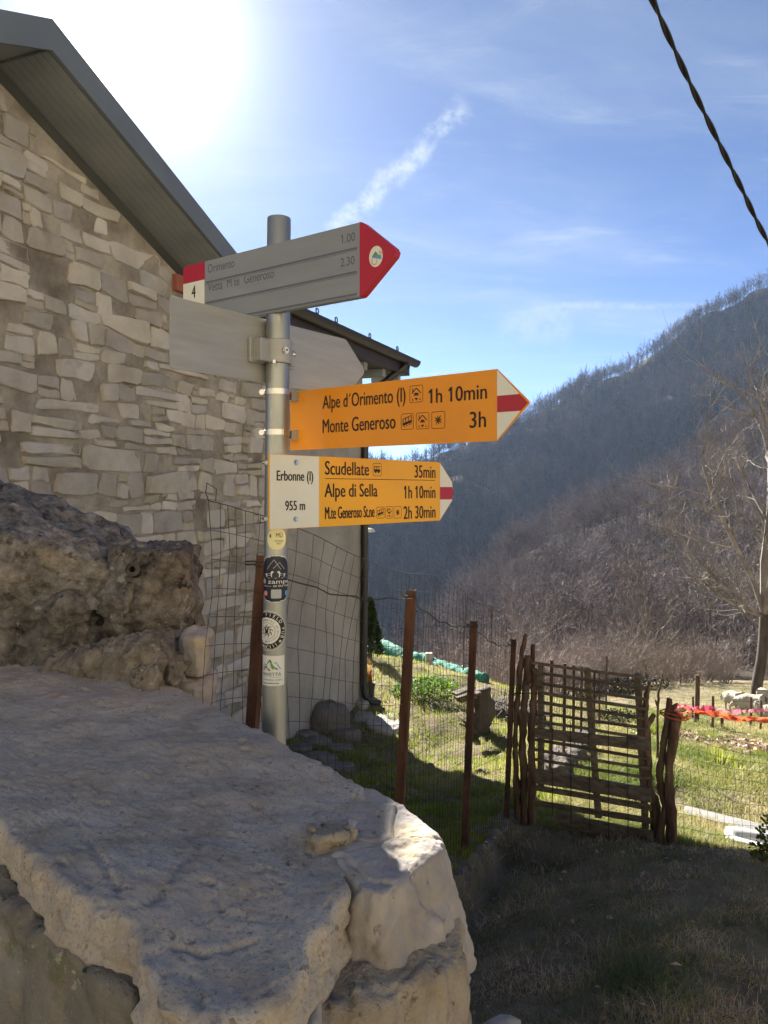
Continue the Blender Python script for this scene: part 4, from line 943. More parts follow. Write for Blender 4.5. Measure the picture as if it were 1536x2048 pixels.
# the sign seen from behind
s4 = Sign('arrow_sign', 'blank grey back of an arrow sign behind the pole, pointing away right', 340, 1.705, 690, 2.2)
zt, zb = 2.0315, 1.870; xa = s4.xz(690, 700)[0]; xt = s4.xz(728, 757)[0]; zm = (zt+zb)/2
s4.plate('plate', [(.004, zb), (xa, zb), (xa+.006, zb+.003), (xt-.006, zm-.012), (xt, zm), (xt-.006, zm+.012), (xa+.006, zt-.003), (xa, zt), (.004, zt), (0, zt-.004), (0, zb+.004)], M['alu_back'], -.0012, .0012, bevel=.0004)
c = pole_c(1.955); ci = Vector(((c-s4.o).dot(s4.e), (c-s4.o).dot(Vector((-s4.e.y, s4.e.x, 0))), 1.955))
mb = MB(); zc = P(545, 700, 1.9).z
# cast clamp: shell round the front of the pole with flanges
n_a = 18; vs = []
for i in range(n_a+1):
    a = math.pi+math.pi*i/n_a
    for rr_ in (PR+.0008, PR+.0065):
        for dz in (-.03, .03): vs.append((ci.x+rr_*math.cos(a), ci.y+rr_*math.sin(a), zc+dz))
fs = []
for i in range(n_a):
    a, d = 4*i, 4*(i+1); fs += [(a+2, d+2, d+3, a+3), (a, a+1, d+1, d), (a+1, a+3, d+3, d+1), (a, d, d+2, a+2)]
fs += [(0, 2, 3, 1), (4*n_a, 4*n_a+1, 4*n_a+3, 4*n_a+2)]
mb.add(vs, fs)
yb = -.0016
mb.box((ci.x-PR-.018, ci.y+(yb-ci.y)*.5-.004, zc), (.034, abs(ci.y-yb)+.004, .056)); mb.box((ci.x+PR+.014, ci.y+(yb-ci.y)*.5-.004, zc), (.026, abs(ci.y-yb)+.004, .058))
mb.box((ci.x-PR-.020, -.006, zc), (.05, .0085, .062)); mb.box((ci.x+PR+.024, -.006, zc), (.05, .0085, .062))
mbo = mb.build('clamp', M['alu_back'], s4.root, local=True, bevel=.002); fix_normals(mbo)
for a, dz in ((-1.85, 0), (-.62, -.002)):
    pc = Vector((ci.x+(PR+.0065)*math.cos(a), ci.y+(PR+.0065)*math.sin(a), zc+dz)); dr = Vector((math.cos(a), math.sin(a), 0))
    mb = MB(); mb.tube([pc, pc+dr*.004], .0085, 18); mb.tube([pc+dr*.004, pc+dr*.009], .006, 16)
    bo = mb.build('bolt', M['steel'], s4.root, local=True)
    mb = MB(); mb.tube([pc+dr*.0091, pc+dr*.0094], .003, 6); mb.build('socket', M['ink'], bo, local=True)
mb = MB(); mb.tube([(ci.x-PR-.014, ci.y-.03, zc-.036), (ci.x-PR-.014, ci.y-.03, zc-.028)], .006, 10); mb.build('bolt', M['steel'], s4.root, local=True)

# ------------------------------------------------------------------ stickers wrapped round the pole
TH0 = math.atan2(-PY, -pole_c(1.4).x)            # direction from pole to viewer
def wrap(s, z, lift):
    a = TH0+s/PR; c = pole_c(z); return Vector((c.x+(PR+lift)*math.cos(a), c.y+(PR+lift)*math.sin(a), z))
def patch(parent, name, m, half, s0, zc, lift, nz=24, ns=14):
    """half(t): half width at relative height t in -1..1 ; half height hh"""
    hw, hh = half; mb = MB(); vs = []; fs = []
    for j in range(nz+1):
        t = -1+2*j/nz; w = hw(t)
        for i in range(ns+1): vs.append(wrap(s0+w*(-1+2*i/ns), zc+t*hh, lift))
    for j in range(nz):
        for i in range(ns): a = j*(ns+1)+i; fs.append((a, a+1, a+ns+2, a+ns+1))
    mb.add(vs, fs); return mb.build(name, m, parent, smooth=True)
def wpoly(parent, name, m, polys, s0, zc, lift):
    mb = MB()
    for p in polys: mb.add([wrap(s0+q[0], zc+q[1], lift) for q in p], [tuple(range(len(p)))])
    return mb.build(name, m, parent)
def wtext(parent, t, m, s0, s1, zc, h, lift, bold=0.0):
    vs, fs = text2d(t, s0, s1, zc, h, bold); mb = MB(); mb.add([wrap(q[0], q[1], lift) for q in vs], fs); return mb.build('lettering', m, parent)
circ = lambda r: (lambda t: r*math.sqrt(max(0, 1-t*t)))
def rrect(w, hh, r): return lambda t: w-(r-math.sqrt(max(0, r*r-max(0, abs(t)*hh-(hh-r))**2)))
zp = lambda py: P(552, py, PY-PR).z
U_ = 1/F*(PY-PR)                                  # metres per photo pixel on the pole
# cream round one
z = zp(1078); st = patch(pole, 'sticker', M['cream'], (circ(.0255), .0275), .002, z, .0006); st['label'] = 'round pale yellow sticker under the lower yellow sign'
wtext(st, 'MÜ', M['grey_ink'], .0, .016, z+.004, .011, .0013, .0); wtext(st, 'I', M['grey_ink'], -.016, -.012, z+.004, .008, .0013); wtext(st, 'COSTUMARI', M['grey_ink'], -.004, .019, z-.007, .0042, .0013); wtext(st, 'FEST', M['grey_ink'], .002, .014, z-.0135, .0042, .0013)
# navy rounded one with two dogs
z = zp(1158); hh = 47*U_
st = patch(pole, 'sticker', M['sticker_white'], (rrect(.0405, hh, .030), hh), -.0005, z, .0005, nz=30); st['label'] = 'dark blue rounded sticker with two dogs'
pn = patch(st, 'panel', M['navy'], (rrect(.0387, hh-.0018, .029), hh-.0018), -.0005, z, .0010, nz=30)
def dog(sx, ox, oz, k):
    P_ = [(0, .30), (.10, .42), (.30, .44), (.62, .46), (.74, .60), (.80, .74), (.92, .74), (1.06, .64), (1.05, .58), (.92, .55), (.86, .40), (.84, .28), (.86, .0), (.78, .0), (.74, .22), (.40, .24), (.22, .22), (.26, .0), (.17, .0), (.10, .2), (.04, .26), (-.12, .52), (-.15, .50)]
    return [(ox+sx*q[0]*k, oz+q[1]*k) for q in P_]
def tri2(poly):                                   # ear clip through blender tessellation
    from mathutils.geometry import tessellate_polygon
    return [[poly[i] for i in t] for t in tessellate_polygon([[Vector((q[0], q[1], 0)) for q in poly]])]
wpoly(st, 'dogs', M['sticker_white'], tri2(dog(1, -.0265, .004, .021))+tri2(dog(-1, .0255, .004, .021)), 0, z, .0018)
def wline(a, c, t=.0007):
    dx, dz = c[0]-a[0], c[1]-a[1]; L = math.hypot(dx, dz); nx, nz = -dz/L*t/2, dx/L*t/2
    out = []
    for i in range(4):
        p0 = (a[0]+dx*i/4, a[1]+dz*i/4); p1 = (a[0]+dx*(i+1)/4, a[1]+dz*(i+1)/4)
        out.append([(p0[0]+nx, p0[1]+nz), (p0[0]-nx, p0[1]-nz), (p1[0]-nx, p1[1]-nz), (p1[0]+nx, p1[1]+nz)])
    return out
wpoly(st, 'peaks', M['sticker_white'], wline((-.022, .024), (-.004, .048))+wline((-.004, .048), (.012, .024))+wline((-.006, .026), (.009, .041))+wline((.009, .041), (.022, .024))+wline((-.034, .0022), (.034, .0022)), 0, z, .0016)
wtext(st, '8 zampe', M['sticker_white'], -.036, .039, z-.0115, .0105, .0018, .0); wtext(st, 'on the road', M['sticker_white'], -.006, .038, z-.0195, .0055, .0018, .006)
wpoly(st, 'peaks', M['sticker_white'], wline((-.034, -.018), (-.010, -.018)), 0, z, .0016)
patch(st, 'badge', M['sticker_pink'], (rrect(.0055, .006, .002), .006), -.026, z-.036, .0018, 6, 4); patch(st, 'badge', M['sticker_grey'], (rrect(.0125, .011, .001), .011), .002, z-.037, .0018, 6, 6); patch(st, 'badge', M['sticker_blue'], (rrect(.0055, .006, .002), .006), .030, z-.036, .0018, 6, 4)
# black round pub sticker
z = zp(1262); R0 = .0502; s0 = -.0205
st = patch(pole, 'sticker', M['sticker_white'], (circ(R0), R0), s0, z, .0005, 36, 24); st['label'] = 'black and white round sticker reading FIELD PUB'
patch(st, 'ring', M['sticker_black'], (circ(R0-.0016), R0-.0016), s0, z, .0010, 36, 24); patch(st, 'ring', M['sticker_white'], (circ(R0-.0028), R0-.0028), s0, z, .0014, 36, 24); patch(st, 'ring', M['sticker_black'], (circ(R0-.0038), R0-.0038), s0, z, .0018, 36, 24)
patch(st, 'ring', M['sticker_white'], (circ(.0335), .0335), s0, z, .0022, 30, 20); patch(st, 'ring', M['sticker_grey'], (circ(.0215), .0215), s0, z, .0026, 24, 16); patch(st, 'ring', M['sticker_white'], (circ(.0195), .0195), s0, z, .0030, 24, 16)
def arc_text(parent, t, m, r, a0, a1, h, lift, up=True):
    mb = MB()
    for i, ch in enumerate(t):
        if ch == ' ': continue
        a = math.radians(a0+(a1-a0)*i/max(1, len(t)-1)); vs, fs = text_raw(ch, .006); cxm = (min(v[0] for v in vs)+max(v[0] for v in vs))/2; k = h/CAPH
        out = []
        for v in vs:
            x, y = (v[0]-cxm)*k*.9, v[1]*k
            if up: rr_ = r+y; aa = a-x/r
            else: rr_ = r-y+h; aa = a+x/r
            out.append(wrap(s0+rr_*math.cos(aa), z+rr_*math.sin(aa), lift))
        mb.add(out, fs)
    return mb.build('lettering', m, parent)
arc_text(st, 'FIELD PUB', M['sticker_white'], .0365, 92, -22, .0078, .0024); arc_text(st, 'MXCIII', M['sticker_white'], .0362, 252, 305, .0078, .0024, False)
arc_text(st, 'COOKIES SPIRITS', M['sticker_black'], .0245, 120, -40, .0045, .0028); arc_text(st, 'MUSIC', M['sticker_black'], .0243, 265, 310, .0045, .0028, False)
polys = []
for k in range(9):
    a = 2*math.pi*k/9; polys += tri2([(.012*math.cos(a)+.0042*math.cos(t)*(1 if q == 0 else .6), .012*math.sin(a)+.0042*math.sin(t)*(1 if q == 0 else .6)) for q, seq in ((0, range(0, 300, 30)), (1, range(270, -1, -30))) for t in [math.radians(x)+a for x in seq]])
polys += tri2([(-.004, -.007), (.004, -.007), (.005, .007), (-.005, .007)])
wpoly(st, 'knot', M['sticker_black'], polys, s0, z, .0034)
polys = tri2([(.0412*math.cos(math.radians(-38))+(.0042 if i % 2 == 0 else .0018)*math.cos(math.radians(i*36+90)), .0412*math.sin(math.radians(-38))+(.0042 if i % 2 == 0 else .0018)*math.sin(math.radians(i*36+90))) for i in range(10)])
wpoly(st, 'star', M['sticker_white'], polys, s0, z, .0024)
# white square one with mountains
z = zp(1342); hh = 30*U_; s0 = -.008
st = patch(pole, 'sticker', M['sticker_white'], (lambda t: .034, hh), s0, z, .0006, 6, 16); st['label'] = 'white square sticker with green mountains'
wpoly(st, 'peaks', M['sticker_grey'], tri2([(-.030, .004), (-.019, .020), (-.008, .004), (-.012, .004), (-.019, .015), (-.026, .004)]), s0, z, .0016)
wpoly(st, 'peaks', M['grey_ink'], tri2([(-.021, .008), (-.004, .029), (.016, .002), (.012, .003), (-.004, .025), (-.018, .008)])+tri2([(-.026, .000), (-.015, .012), (-.001, .000), (-.006, .000), (-.015, .008), (-.022, .000)]), s0, z, .0018)
wpoly(st, 'peaks', M['sticker_green'], tri2([(-.004, .025), (.012, .003), (.006, .007), (.004, .003), (-.001, .009)]), s0, z, .0020)
wpoly(st, 'peaks', M['sticker_blue'], tri2([(.004, .018), (.010, .023), (.022, .006), (.027, .004), (.020, .005), (.010, .020)]), s0, z, .0018)
wtext(st, 'INVETTA', M['grey_ink'], s0-.024, s0+.024, z-.0125, .0085, .0016, -.004); wpoly(st, 'rule', M['grey_ink'], wline((-.026, -.0155), (.026, -.0155), .0005), s0, z, .0016)
wtext(st, 'invetta.com', M['sticker_blue'], s0-.026, s0+.027, z-.0245, .006, .0016); wtext(st, 'RIFUGIO DI MONTAGNA', M['ink'], s0-.027, s0+.019, z-.0325, .0032, .0016, .01)
# ------------------------------------------------------------------ wire fence in front of the house
def smooth_path(pts, n):
    out = []
    for i in range(len(pts)-1):
        p0 = pts[max(i-1, 0)]; p1 = pts[i]; p2 = pts[i+1]; p3 = pts[min(i+2, len(pts)-1)]
        for j in range(n):
            t = j/n; out.append(.5*((2*p1)+(p2-p0)*t+(2*p0-5*p1+4*p2-p3)*t*t+(3*p1-p0-3*p2+p3)*t**3))
    out.append(pts[-1]); return out
def wire(mb, path, r=.0013): mb.tube(path, r, 3, cap=False)
fence = thing('wire_fence', (.45, 3.9, gz(.45, 3.9)), 'rusty post and wire mesh fence running from the signpost to the wooden gate', 'fence')
# plan points with post top height (mesh top a little above)
FP = [(P(412, 980, 1.93), 1.42, 1.575), (P(512, 980, 2.2), 1.414, 1.51), (P(816, 980, 2.9), 1.219, 1.30), (P(944, 980, 3.9), .935, 1.07), (P(1024, 980, 5.0), .62, .72)]
post_px = [((531, 1112), (507, 1480), 2.2, .026), ((828, 1181), (803, 1640), 2.9, .028), ((952, 1243), (933, 1712), 3.9, .028), ((1031, 1279), (1016, 1632), 5.0, .026)]
for (tp, bp, Y, w) in post_px:
    a, c = P(*bp, Y), P(*tp, Y); up = (c-a).normalized(); zb_ = gz(a.x, a.y)-.15
    a = a+up*((zb_-a.z)/up.z)
    side = Vector((.36, 1, 0)).normalized(); side = (side-up*side.dot(up)).normalized(); oth = up.cross(side)
    mb = MB(); t = .004; L = (c-a).length    # angle iron: two legs
    mb.box((a+c)/2+side*(w/2), (w, t, L), (side, oth, up)); mb.box((a+c)/2+oth*(w/2+t/2+.0003), (t, w, L), (side, oth, up))
    mb.build('iron_post', M['rust'], fence)
mesh = MB(); poly = [q[0] for q in FP]; cum = [0]
for i in range(len(poly)-1): cum.append(cum[-1]+Vector((poly[i+1].x-poly[i].x, poly[i+1].y-poly[i].y)).length)
def fence_at(s, h):       # h: 0 ground .. 1 mesh top
    i = max(k for k in range(len(cum)-1) if cum[k] <= s+1e-9); t = min(1, max(0, (s-cum[i])/(cum[i+1]-cum[i])))
    x, y = poly[i].x+(poly[i+1].x-poly[i].x)*t, poly[i].y+(poly[i+1].y-poly[i].y)*t
    zt_ = FP[i][2]*(1-t)+FP[i+1][2]*t+.02*math.sin(s*5); zb_ = gz(x, y)
    return Vector((x, y, zb_+(zt_-zb_)*h))
SW = cum[-1]
def buckle(s, h):
    lean = max(0, h-.55)*(.55*math.exp(-((s-.62)/.28)**2)+.10)
    return s+lean*.32+.016*fbm(Vector((s*4, h*3, 1)), 3)*(1+2*h), .02*fbm(Vector((s*3, h*2.5, 7)), 3)*(.5+h)
nrow = 19
def mesh_pt(s, h):
    s2, out = buckle(s, h); p = fence_at(min(max(s2, 0), SW), h); return p+Vector((.9, -.4, 0))*out
s = 0.0
while s < SW:
    wire(mesh, [mesh_pt(s, h/12) for h in range(13)], .0010); s += .0505
for k in range(nrow+1):
    h = (k/nrow)**.97; n = 70; wire(mesh, [mesh_pt(SW*i/n, h) for i in range(n+1)], .0010 if k < nrow else .0014)
tag(mesh.build('wire_mesh', M['wire'], fence), kind='stuff')
tw = MB(); pts = [Vector((q[0].x, q[0].y-.01, q[1]-.02)) for q in FP[1:]]
sag = []
for i in range(len(pts)-1):
    for j in range(12):
        t = j/12; p = pts[i]*(1-t)+pts[i+1]*t; sag.append(p+Vector((0, 0, -.045*4*t*(1-t)+.006*math.sin(j*2.1+i))))
sag.append(pts[-1]); tw.tube(sag, .0024, 5)
for q in pts: tw.tube([q+Vector((math.cos(a)*.03, math.sin(a)*.03, .008*a/6-.01)) for a in [i*.6 for i in range(22)]], .0016, 4)
tw.build('top_wire', M['wire'], fence)
cw = MB(); e0 = mesh_pt(0, 1)
cw.tube([e0, e0+Vector((-.012, .02, .02)), e0+Vector((-.004, .0, .045)), e0+Vector((.02, 0, .03)), e0+Vector((.016, .01, .0))], .0014, 4); cw.build('loose_wire_end', M['wire'], fence)

# kerb between yard and path
kb = thing('stone_kerb', (KA.x, KA.y, gz(KA.x, KA.y)), 'low stone edging at the foot of the wire fence beside the path', 'kerb')
for i in range(9):
    t0, t1 = -1.1+i*.245, -1.1+(i+1)*.245-.001
    def kp(t, o): return (KA.x+kd[0]*t*kl*.95+kn[0]*o, KA.y+kd[1]*t*kl*.95+kn[1]*o)
    c = kp((t0+t1)/2, -.03); zt_ = float(base_z(*[np.array([q]) for q in c])[0])
    ol = [kp(t0, -.10), kp(t1, -.10), kp(t1, .055), kp(t0, .055)]
    rocko('stone', M['kerb'], kb, ol, zt_+.0+.010*math.sin(i*2.3), zt_-.45, bevel=.022, rough=.022, fine=.007, f1=7, nb=56, nr=6, ns=8, seed=30+i*1.7, edge=.01)

# ------------------------------------------------------------------ wooden gate and its rough posts
YL, YR = 5.05, 4.67
def gp(px, py):           # point on the gate plane
    a = P(1065, py, YL-.06); c = P(1310, py, YR-.06)
    k = (px-CX)/F; dx, dy = c.x-a.x, c.y-a.y; t = (k*a.y-a.x)/(dx-k*dy); Y = a.y+dy*t; return P(px, py, Y)
gate = thing('garden_gate', (gp(1190, 1650).x, gp(1190, 1650).y, gp(1190, 1660).z), 'rickety wooden gate of thin grey slats between rough branch posts', 'gate')
gdir = (gp(1300, 1500)-gp(1070, 1500)); gdir.z = 0; gdir.normalize(); gn = Vector((gdir.y, -gdir.x, 0))
def c6(x, y): return (1000+x/2.866, 1200+y/2.866)
def slat(y0, y1, h, name='slat', xa=218, xb=850, off=0.0, th=.012):
    a, c = gp(*c6(xa, y0)), gp(*c6(xb, y1)); mb = MB()
    wob = rng.uniform(-.004, .004); n = 6; X = (c-a).normalized(); Zv = gn.cross(X).normalized()
    if Zv.z < 0: Zv = -Zv
    vs = []
    for i in range(n+1):
        p = a+(c-a)*(i/n)+Zv*(wob*math.sin(math.pi*i/n)+rng.uniform(-.0015, .0015))+gn*off; hh = h/2*rng.uniform(.93, 1.07)
        for dz, dn in ((-hh, -th/2), (-hh, th/2), (hh, th/2), (hh, -th/2)): vs.append(p+Zv*dz+gn*dn)
    fs = [(0, 1, 2, 3), (4*n+3, 4*n+2, 4*n+1, 4*n)]+[(4*i+k, 4*(i+1)+k, 4*(i+1)+(k+1) % 4, 4*i+(k+1) % 4) for i in range(n) for k in range(4)]
    mb.add(vs, fs); return fix_normals(mb.build(name, M['plank'], gate))
for y0, y1, xa, xb in ((356, 440, 185, 832), (415, 507, 215, 840), (470, 566, 215, 842), (526, 622, 222, 845), (580, 676, 215, 845), (637, 733, 218, 850), (690, 793, 210, 855), (797, 906, 205, 862), (852, 962, 205, 864), (908, 1018, 205, 866)):
    slat(y0, y1, .0175+rng.uniform(-.002, .003), 'slat', xa, xb, .016)
for y0, y1, h in ((1072, 1188, .034), (1158, 1262, .034)): slat(y0, y1, h, 'slat', 212, 872, .016)
for y0, y1, h, xa, xb in ((755, 828, .062, 208, 862), (1000, 1112, .086, 208, 872), (1245, 1362, .085, 330, 884)): slat(y0, y1, h, 'board', xa, xb, .020, .018)
for x0, y0, x1, y1 in ((232, 362, 230, 1090), (497, 392, 562, 1250), (786, 425, 832, 1312)):
    a, c = gp(*c6(x1, y1)), gp(*c6(x0, y0)); mb = MB(); up = (c-a).normalized(); X = gdir-up*gdir.dot(up); X.normalize(); mb.box((a+c)/2-gn*.012, (.036, .03, (c-a).length), (X, gn, up)); mb.build('stile', M['plank'], gate)
for x0, y0, x1, y1 in ((309, 680, 309, 1230), (412, 690, 415, 1290), (516, 690, 522, 1310), (628, 700, 630, 1360), (737, 722, 740, 1388)):
    mb = MB(); mb.tube([gp(*c6(x0, y0))+gn*.033, gp(*c6((x0+x1)/2+2, (y0+y1)/2))+gn*.034, gp(*c6(x1, y1))+gn*.033], .0026, 5); mb.build('wire_strand', M['wire'], gate)
mb = MB(); mb.tube([gp(*c6(200+i*33, 640+i*5.0+8*math.sin(i*.8)))+gn*.0335 for i in range(20)], .0018, 4)
mb.tube([gp(*c6(220+i*33, 1130+i*7.4+10*math.sin(i*.6)))+gn*.0335 for i in range(20)], .0018, 4); mb.build('wire_strand', M['wire'], gate)

def branch_post(name, label, pts, w, Y, m='bark', group=None, extra=(), n=10):
    """pts: crop pixels base -> top; w: crop-pixel widths"""
    ps = [P(*c6(*q), Y) for q in pts]; g = gz(ps[0].x, ps[0].y); ps[0].z = min(ps[0].z, g-.08)
    t = thing(name, (ps[0].x, Y, g), label, 'post', group)
    sp = smooth_path(ps, 5); k = len(sp)-1; sd = rng.uniform(0, 50)
    def rad(i, ws): f = i/k*(len(ws)-1); j = min(int(f), len(ws)-2); return (ws[j]+(ws[j+1]-ws[j])*(f-j))/2.866/F*Y/2
    def tubew(sp, ws):
        mb = MB(); mb.tube(sp, [rad(i, ws)*(1+.10*fbm(Vector((i*.7, sd, 0)), 2)) for i in range(len(sp))], n)
        mb.v = [tuple(Vector(v)+Vector((fbm(Vector((v[0]*25, v[1]*25+sd, v[2]*14)), 3)*.012, fbm(Vector((v[0]*25, v[1]*25, v[2]*14+sd)), 3)*.012, 0))) for v in mb.v]; return mb
    tubew(sp, w).build('trunk', M[m], t, smooth=True)
    for epts, ew in extra:
        es = smooth_path([P(*c6(*q), Y) for q in epts], 4); k = len(es)-1; tubew(es, ew).build('fork', M[m], t, smooth=True)
    return t
branch_post('branch_post', 'slim bent branch, leftmost of the bundle left of the gate', [(108, 1220), (95, 1050), (88, 850), (92, 700), (104, 520), (122, 340), (150, 195)], [40, 34, 30, 30, 30, 30, 22], 5.02, group='branch posts at the gate')
branch_post('branch_post', 'thick straight branch, middle of the bundle left of the gate', [(140, 1225), (135, 1000), (128, 800), (140, 600), (155, 450), (158, 318)], [44, 42, 40, 40, 40, 36], 5.0, group='branch posts at the gate')
branch_post('branch_post', 'knotty cut branch, rightmost of the bundle left of the gate', [(186, 1225), (182, 1000), (182, 800), (192, 600), (196, 480), (196, 392)], [50, 44, 42, 40, 36, 32], 4.97, group='branch posts at the gate')
branch_post('forked_post', 'forked branch post right of the gate with one short stub', [(905, 1425), (900, 1300), (885, 1160), (862, 1080), (846, 900), (836, 700), (842, 560), (855, 465)], [64, 62, 50, 40, 40, 38, 30, 22], 4.66, extra=[([(840, 720), (862, 690), (884, 656)], [30, 28, 22])], group='branch posts at the gate')
branch_post('branch_post', 'tall slim post leaning against the thick one right of the gate', [(906, 1420), (922, 1290), (944, 1200), (925, 1080), (918, 990), (935, 850), (955, 720), (972, 562)], [50, 46, 40, 36, 34, 36, 40, 36], 4.60, extra=[([(975, 640), (1000, 612), (1024, 598)], [28, 26, 22])], group='branch posts at the gate')
branch_post('branch_post', 'thick flare-topped post on the far right of the gate', [(985, 1420), (982, 1250), (968, 1050), (975, 900), (998, 780), (1016, 650)], [66, 58, 52, 50, 52, 56], 4.57, group='branch posts at the gate')
branch_post('stick', 'thin forked stick standing in the grass beyond the gate', [(902, 676), (904, 600), (914, 520), (930, 420)], [14, 13, 10, 7], 7.6, extra=[([(903, 612), (888, 572)], [11, 8])])
wb_ = thing('wedge_block', P(*c6(152, 525), 4.94), 'small pale wood block wired into the branch bundle at the gate', 'wood block')
mb = MB(); mb.box(P(*c6(152, 525), 4.945), (.035, .02, .09)); mb.build('block', M['plank'], wb_, bevel=.004)
mb = MB(); cxy = P(*c6(150, 520), 5.0); mb.tube([cxy+Vector((.105*math.cos(a), .075*math.sin(a), .004*math.sin(3*a))) for a in [2*math.pi*i/24 for i in range(24)]], .0035, 5, closed=True); mb.build('wire_loop', M['wire'], wb_)

# second fence going back along the yard edge
f2 = thing('yard_fence', P(1129, 1530, 7), 'row of thin iron posts with wire receding behind the gate slats', 'fence')
f2p = []
for pt_, pb_, Y in (((1066, 1289), (1066, 1620), 5.1), ((1104, 1320), (1100, 1535), 6.5), ((1130, 1327), (1127, 1522), 7.1), ((1148, 1330), (1146, 1506), 7.8), ((1164, 1332), (1162, 1490), 8.5), ((1189, 1342), (1188, 1470), 10.2), ((1199, 1341), (1199, 1455), 11.4), ((1214, 1312), (1212, 1440), 13)):
    a = P(pb_[0], pb_[1], Y); c = P(pt_[0], pt_[1], Y); a.z = gz(a.x, a.y)-.1
    mb = MB(); mb.tube([a, c], .015, 5); mb.build('iron_post', M['rust'], f2); f2p.append((a, c))
mb = MB()
for h in (.15, .3, .45, .6, .75, .9): wire(mb, [a+(c-a)*h for a, c in f2p], .0022)
s_ = 0
for i in range(len(f2p)-1):
    (a0, c0), (a1, c1) = f2p[i], f2p[i+1]; n = max(2, int((a1-a0).length/.12))
    for j in range(n): t = j/n; a, c = a0+(a1-a0)*t, c0+(c1-c0)*t; wire(mb, [a+(c-a)*.1, a+(c-a)*.9], .0016)
tag(mb.build('wire_mesh', M['wire'], f2), kind='stuff')
for i, (px, py, Y) in enumerate(((1110, 1545, 6.6), (1128, 1530, 7.1), (1145, 1515, 7.6), (1160, 1500, 8.2), (1172, 1490, 8.8))):
    q = G(px, py); t = thing('edging_stone', q, ('nearest', 'second', 'third', 'fourth', 'farthest')[i]+' of five edging stones seen through the gate slats', 'stone', 'edging stones beyond the gate')
    rocko('stone_body', M['kerb'], t, [(q.x-.13, q.y-.2), (q.x+.1, q.y-.22), (q.x+.15, q.y+.2), (q.x-.08, q.y+.25)], q.z+.12, q.z-.2, bevel=.04, rough=.03, fine=.01, nb=50, nr=8, ns=8, seed=50+i)

# light sheep wire right of the gate
f3 = thing('sheep_fence', (2.6, 4.6, gz(2.6, 4.6)), 'fine square wire fence hung right of the thick gate post', 'fence')
mb = MB(); a0 = P(1348, 980, 4.57); a1 = Vector((4.2, 4.35, 0))
def f3p(t, h):
    x, y = a0.x+(a1.x-a0.x)*t, a0.y+(a1.y-a0.y)*t; zb_ = gz(x, y); zt_ = .16-.10*t-.12*math.sin(math.pi*min(1, t*1.6))
    j = .018*fbm(Vector((t*9, h*4, 3)), 3); return Vector((x+j, y, zb_+(zt_-zb_)*h+.02*fbm(Vector((t*5, h*3, 11)), 2)))
for i in range(52): wire(mb, [f3p(i/51, h/8) for h in range(9)], .0011)
for k in range(10): wire(mb, [f3p(i/40, (k/9)**.85) for i in range(41)], .0012)
tag(mb.build('wire_mesh', M['wire'], f3), kind='stuff')
mb = MB(); q = Vector((4.2, 4.35, gz(4.2, 4.35))); mb.tube([q+Vector((0, 0, -.1)), q+Vector((0, 0, 1.0))], .03, 8); mb.build('end_post', M['bark'], f3)

# ------------------------------------------------------------------ plastic tape
def ribbon(label, name, pts, w, m, tw=3.0, seed=0):
    sp = smooth_path([Vector(q) for q in pts], 14); mb = MB(); vs = []
    for i, p in enumerate(sp):
        a = tw*fbm(Vector((i*.06, seed, 0)), 2)+.5; wv = Vector((0, math.cos(a), math.sin(a)))*w*(.55+.45*abs(fbm(Vector((i*.11, seed, 5)), 2)))
        for k in range(4): t = k/3-.5; vs.append(p+wv*t+Vector((0, .006, .010))*fbm(Vector((i*.3, k*.8, seed)), 2))
    mb.add(vs, [(4*i+k, 4*i+k+1, 4*(i+1)+k+1, 4*(i+1)+k) for i in range(len(sp)-1) for k in range(3)]); return mb
tp = thing('barrier_tape', P(1440, 1425, 4.45), 'twisted orange and pink plastic barrier tape stretched from the gate post', 'tape')
for k, (seq, w, m) in enumerate((([(1352, 1416, 4.50), (1362, 1428, 4.48), (1382, 1420, 4.46), (1410, 1424, 4.44), (1445, 1432, 4.42), (1490, 1440, 4.40), (1530, 1441, 4.38), (1600, 1446, 4.35)], .05, 'tape_orange'),
                               ([(1350, 1420, 4.49), (1368, 1436, 4.47), (1385, 1426, 4.45), (1425, 1428, 4.44), (1460, 1438, 4.42), (1500, 1438, 4.40), (1600, 1440, 4.35)], .035, 'tape_orange'),
                               ([(1354, 1410, 4.50), (1375, 1416, 4.46), (1405, 1419, 4.44), (1440, 1426, 4.42), (1475, 1433, 4.40), (1536, 1436, 4.38), (1600, 1432, 4.35)], .025, 'tape_orange'),
                               ([(1382, 1417, 4.44), (1396, 1415, 4.43), (1412, 1416, 4.43), (1440, 1420, 4.41), (1470, 1424, 4.40), (1490, 1422, 4.39), (1520, 1421, 4.38), (1600, 1420, 4.35)], .045, 'tape_pink'),
                               ([(1352, 1418, 4.50), (1366, 1411, 4.46), (1384, 1417, 4.44)], .022, 'tape_pink'))):
    ribbon('', '', [P(*q) for q in seq], w, M[m], 2.5, 3.3*k+1).build('tape_strand', M[m], tp, smooth=True)
mb = MB(); c = P(1350, 1424, 4.57)
for k in range(2): mb.tube([c+Vector((.085*math.cos(a), .085*math.sin(a), -.018*k+.008*math.sin(2*a+k))) for a in [2*math.pi*i/20 for i in range(20)]], .004, 5, closed=True)
mb.build('knot', M['tape_orange'], tp)

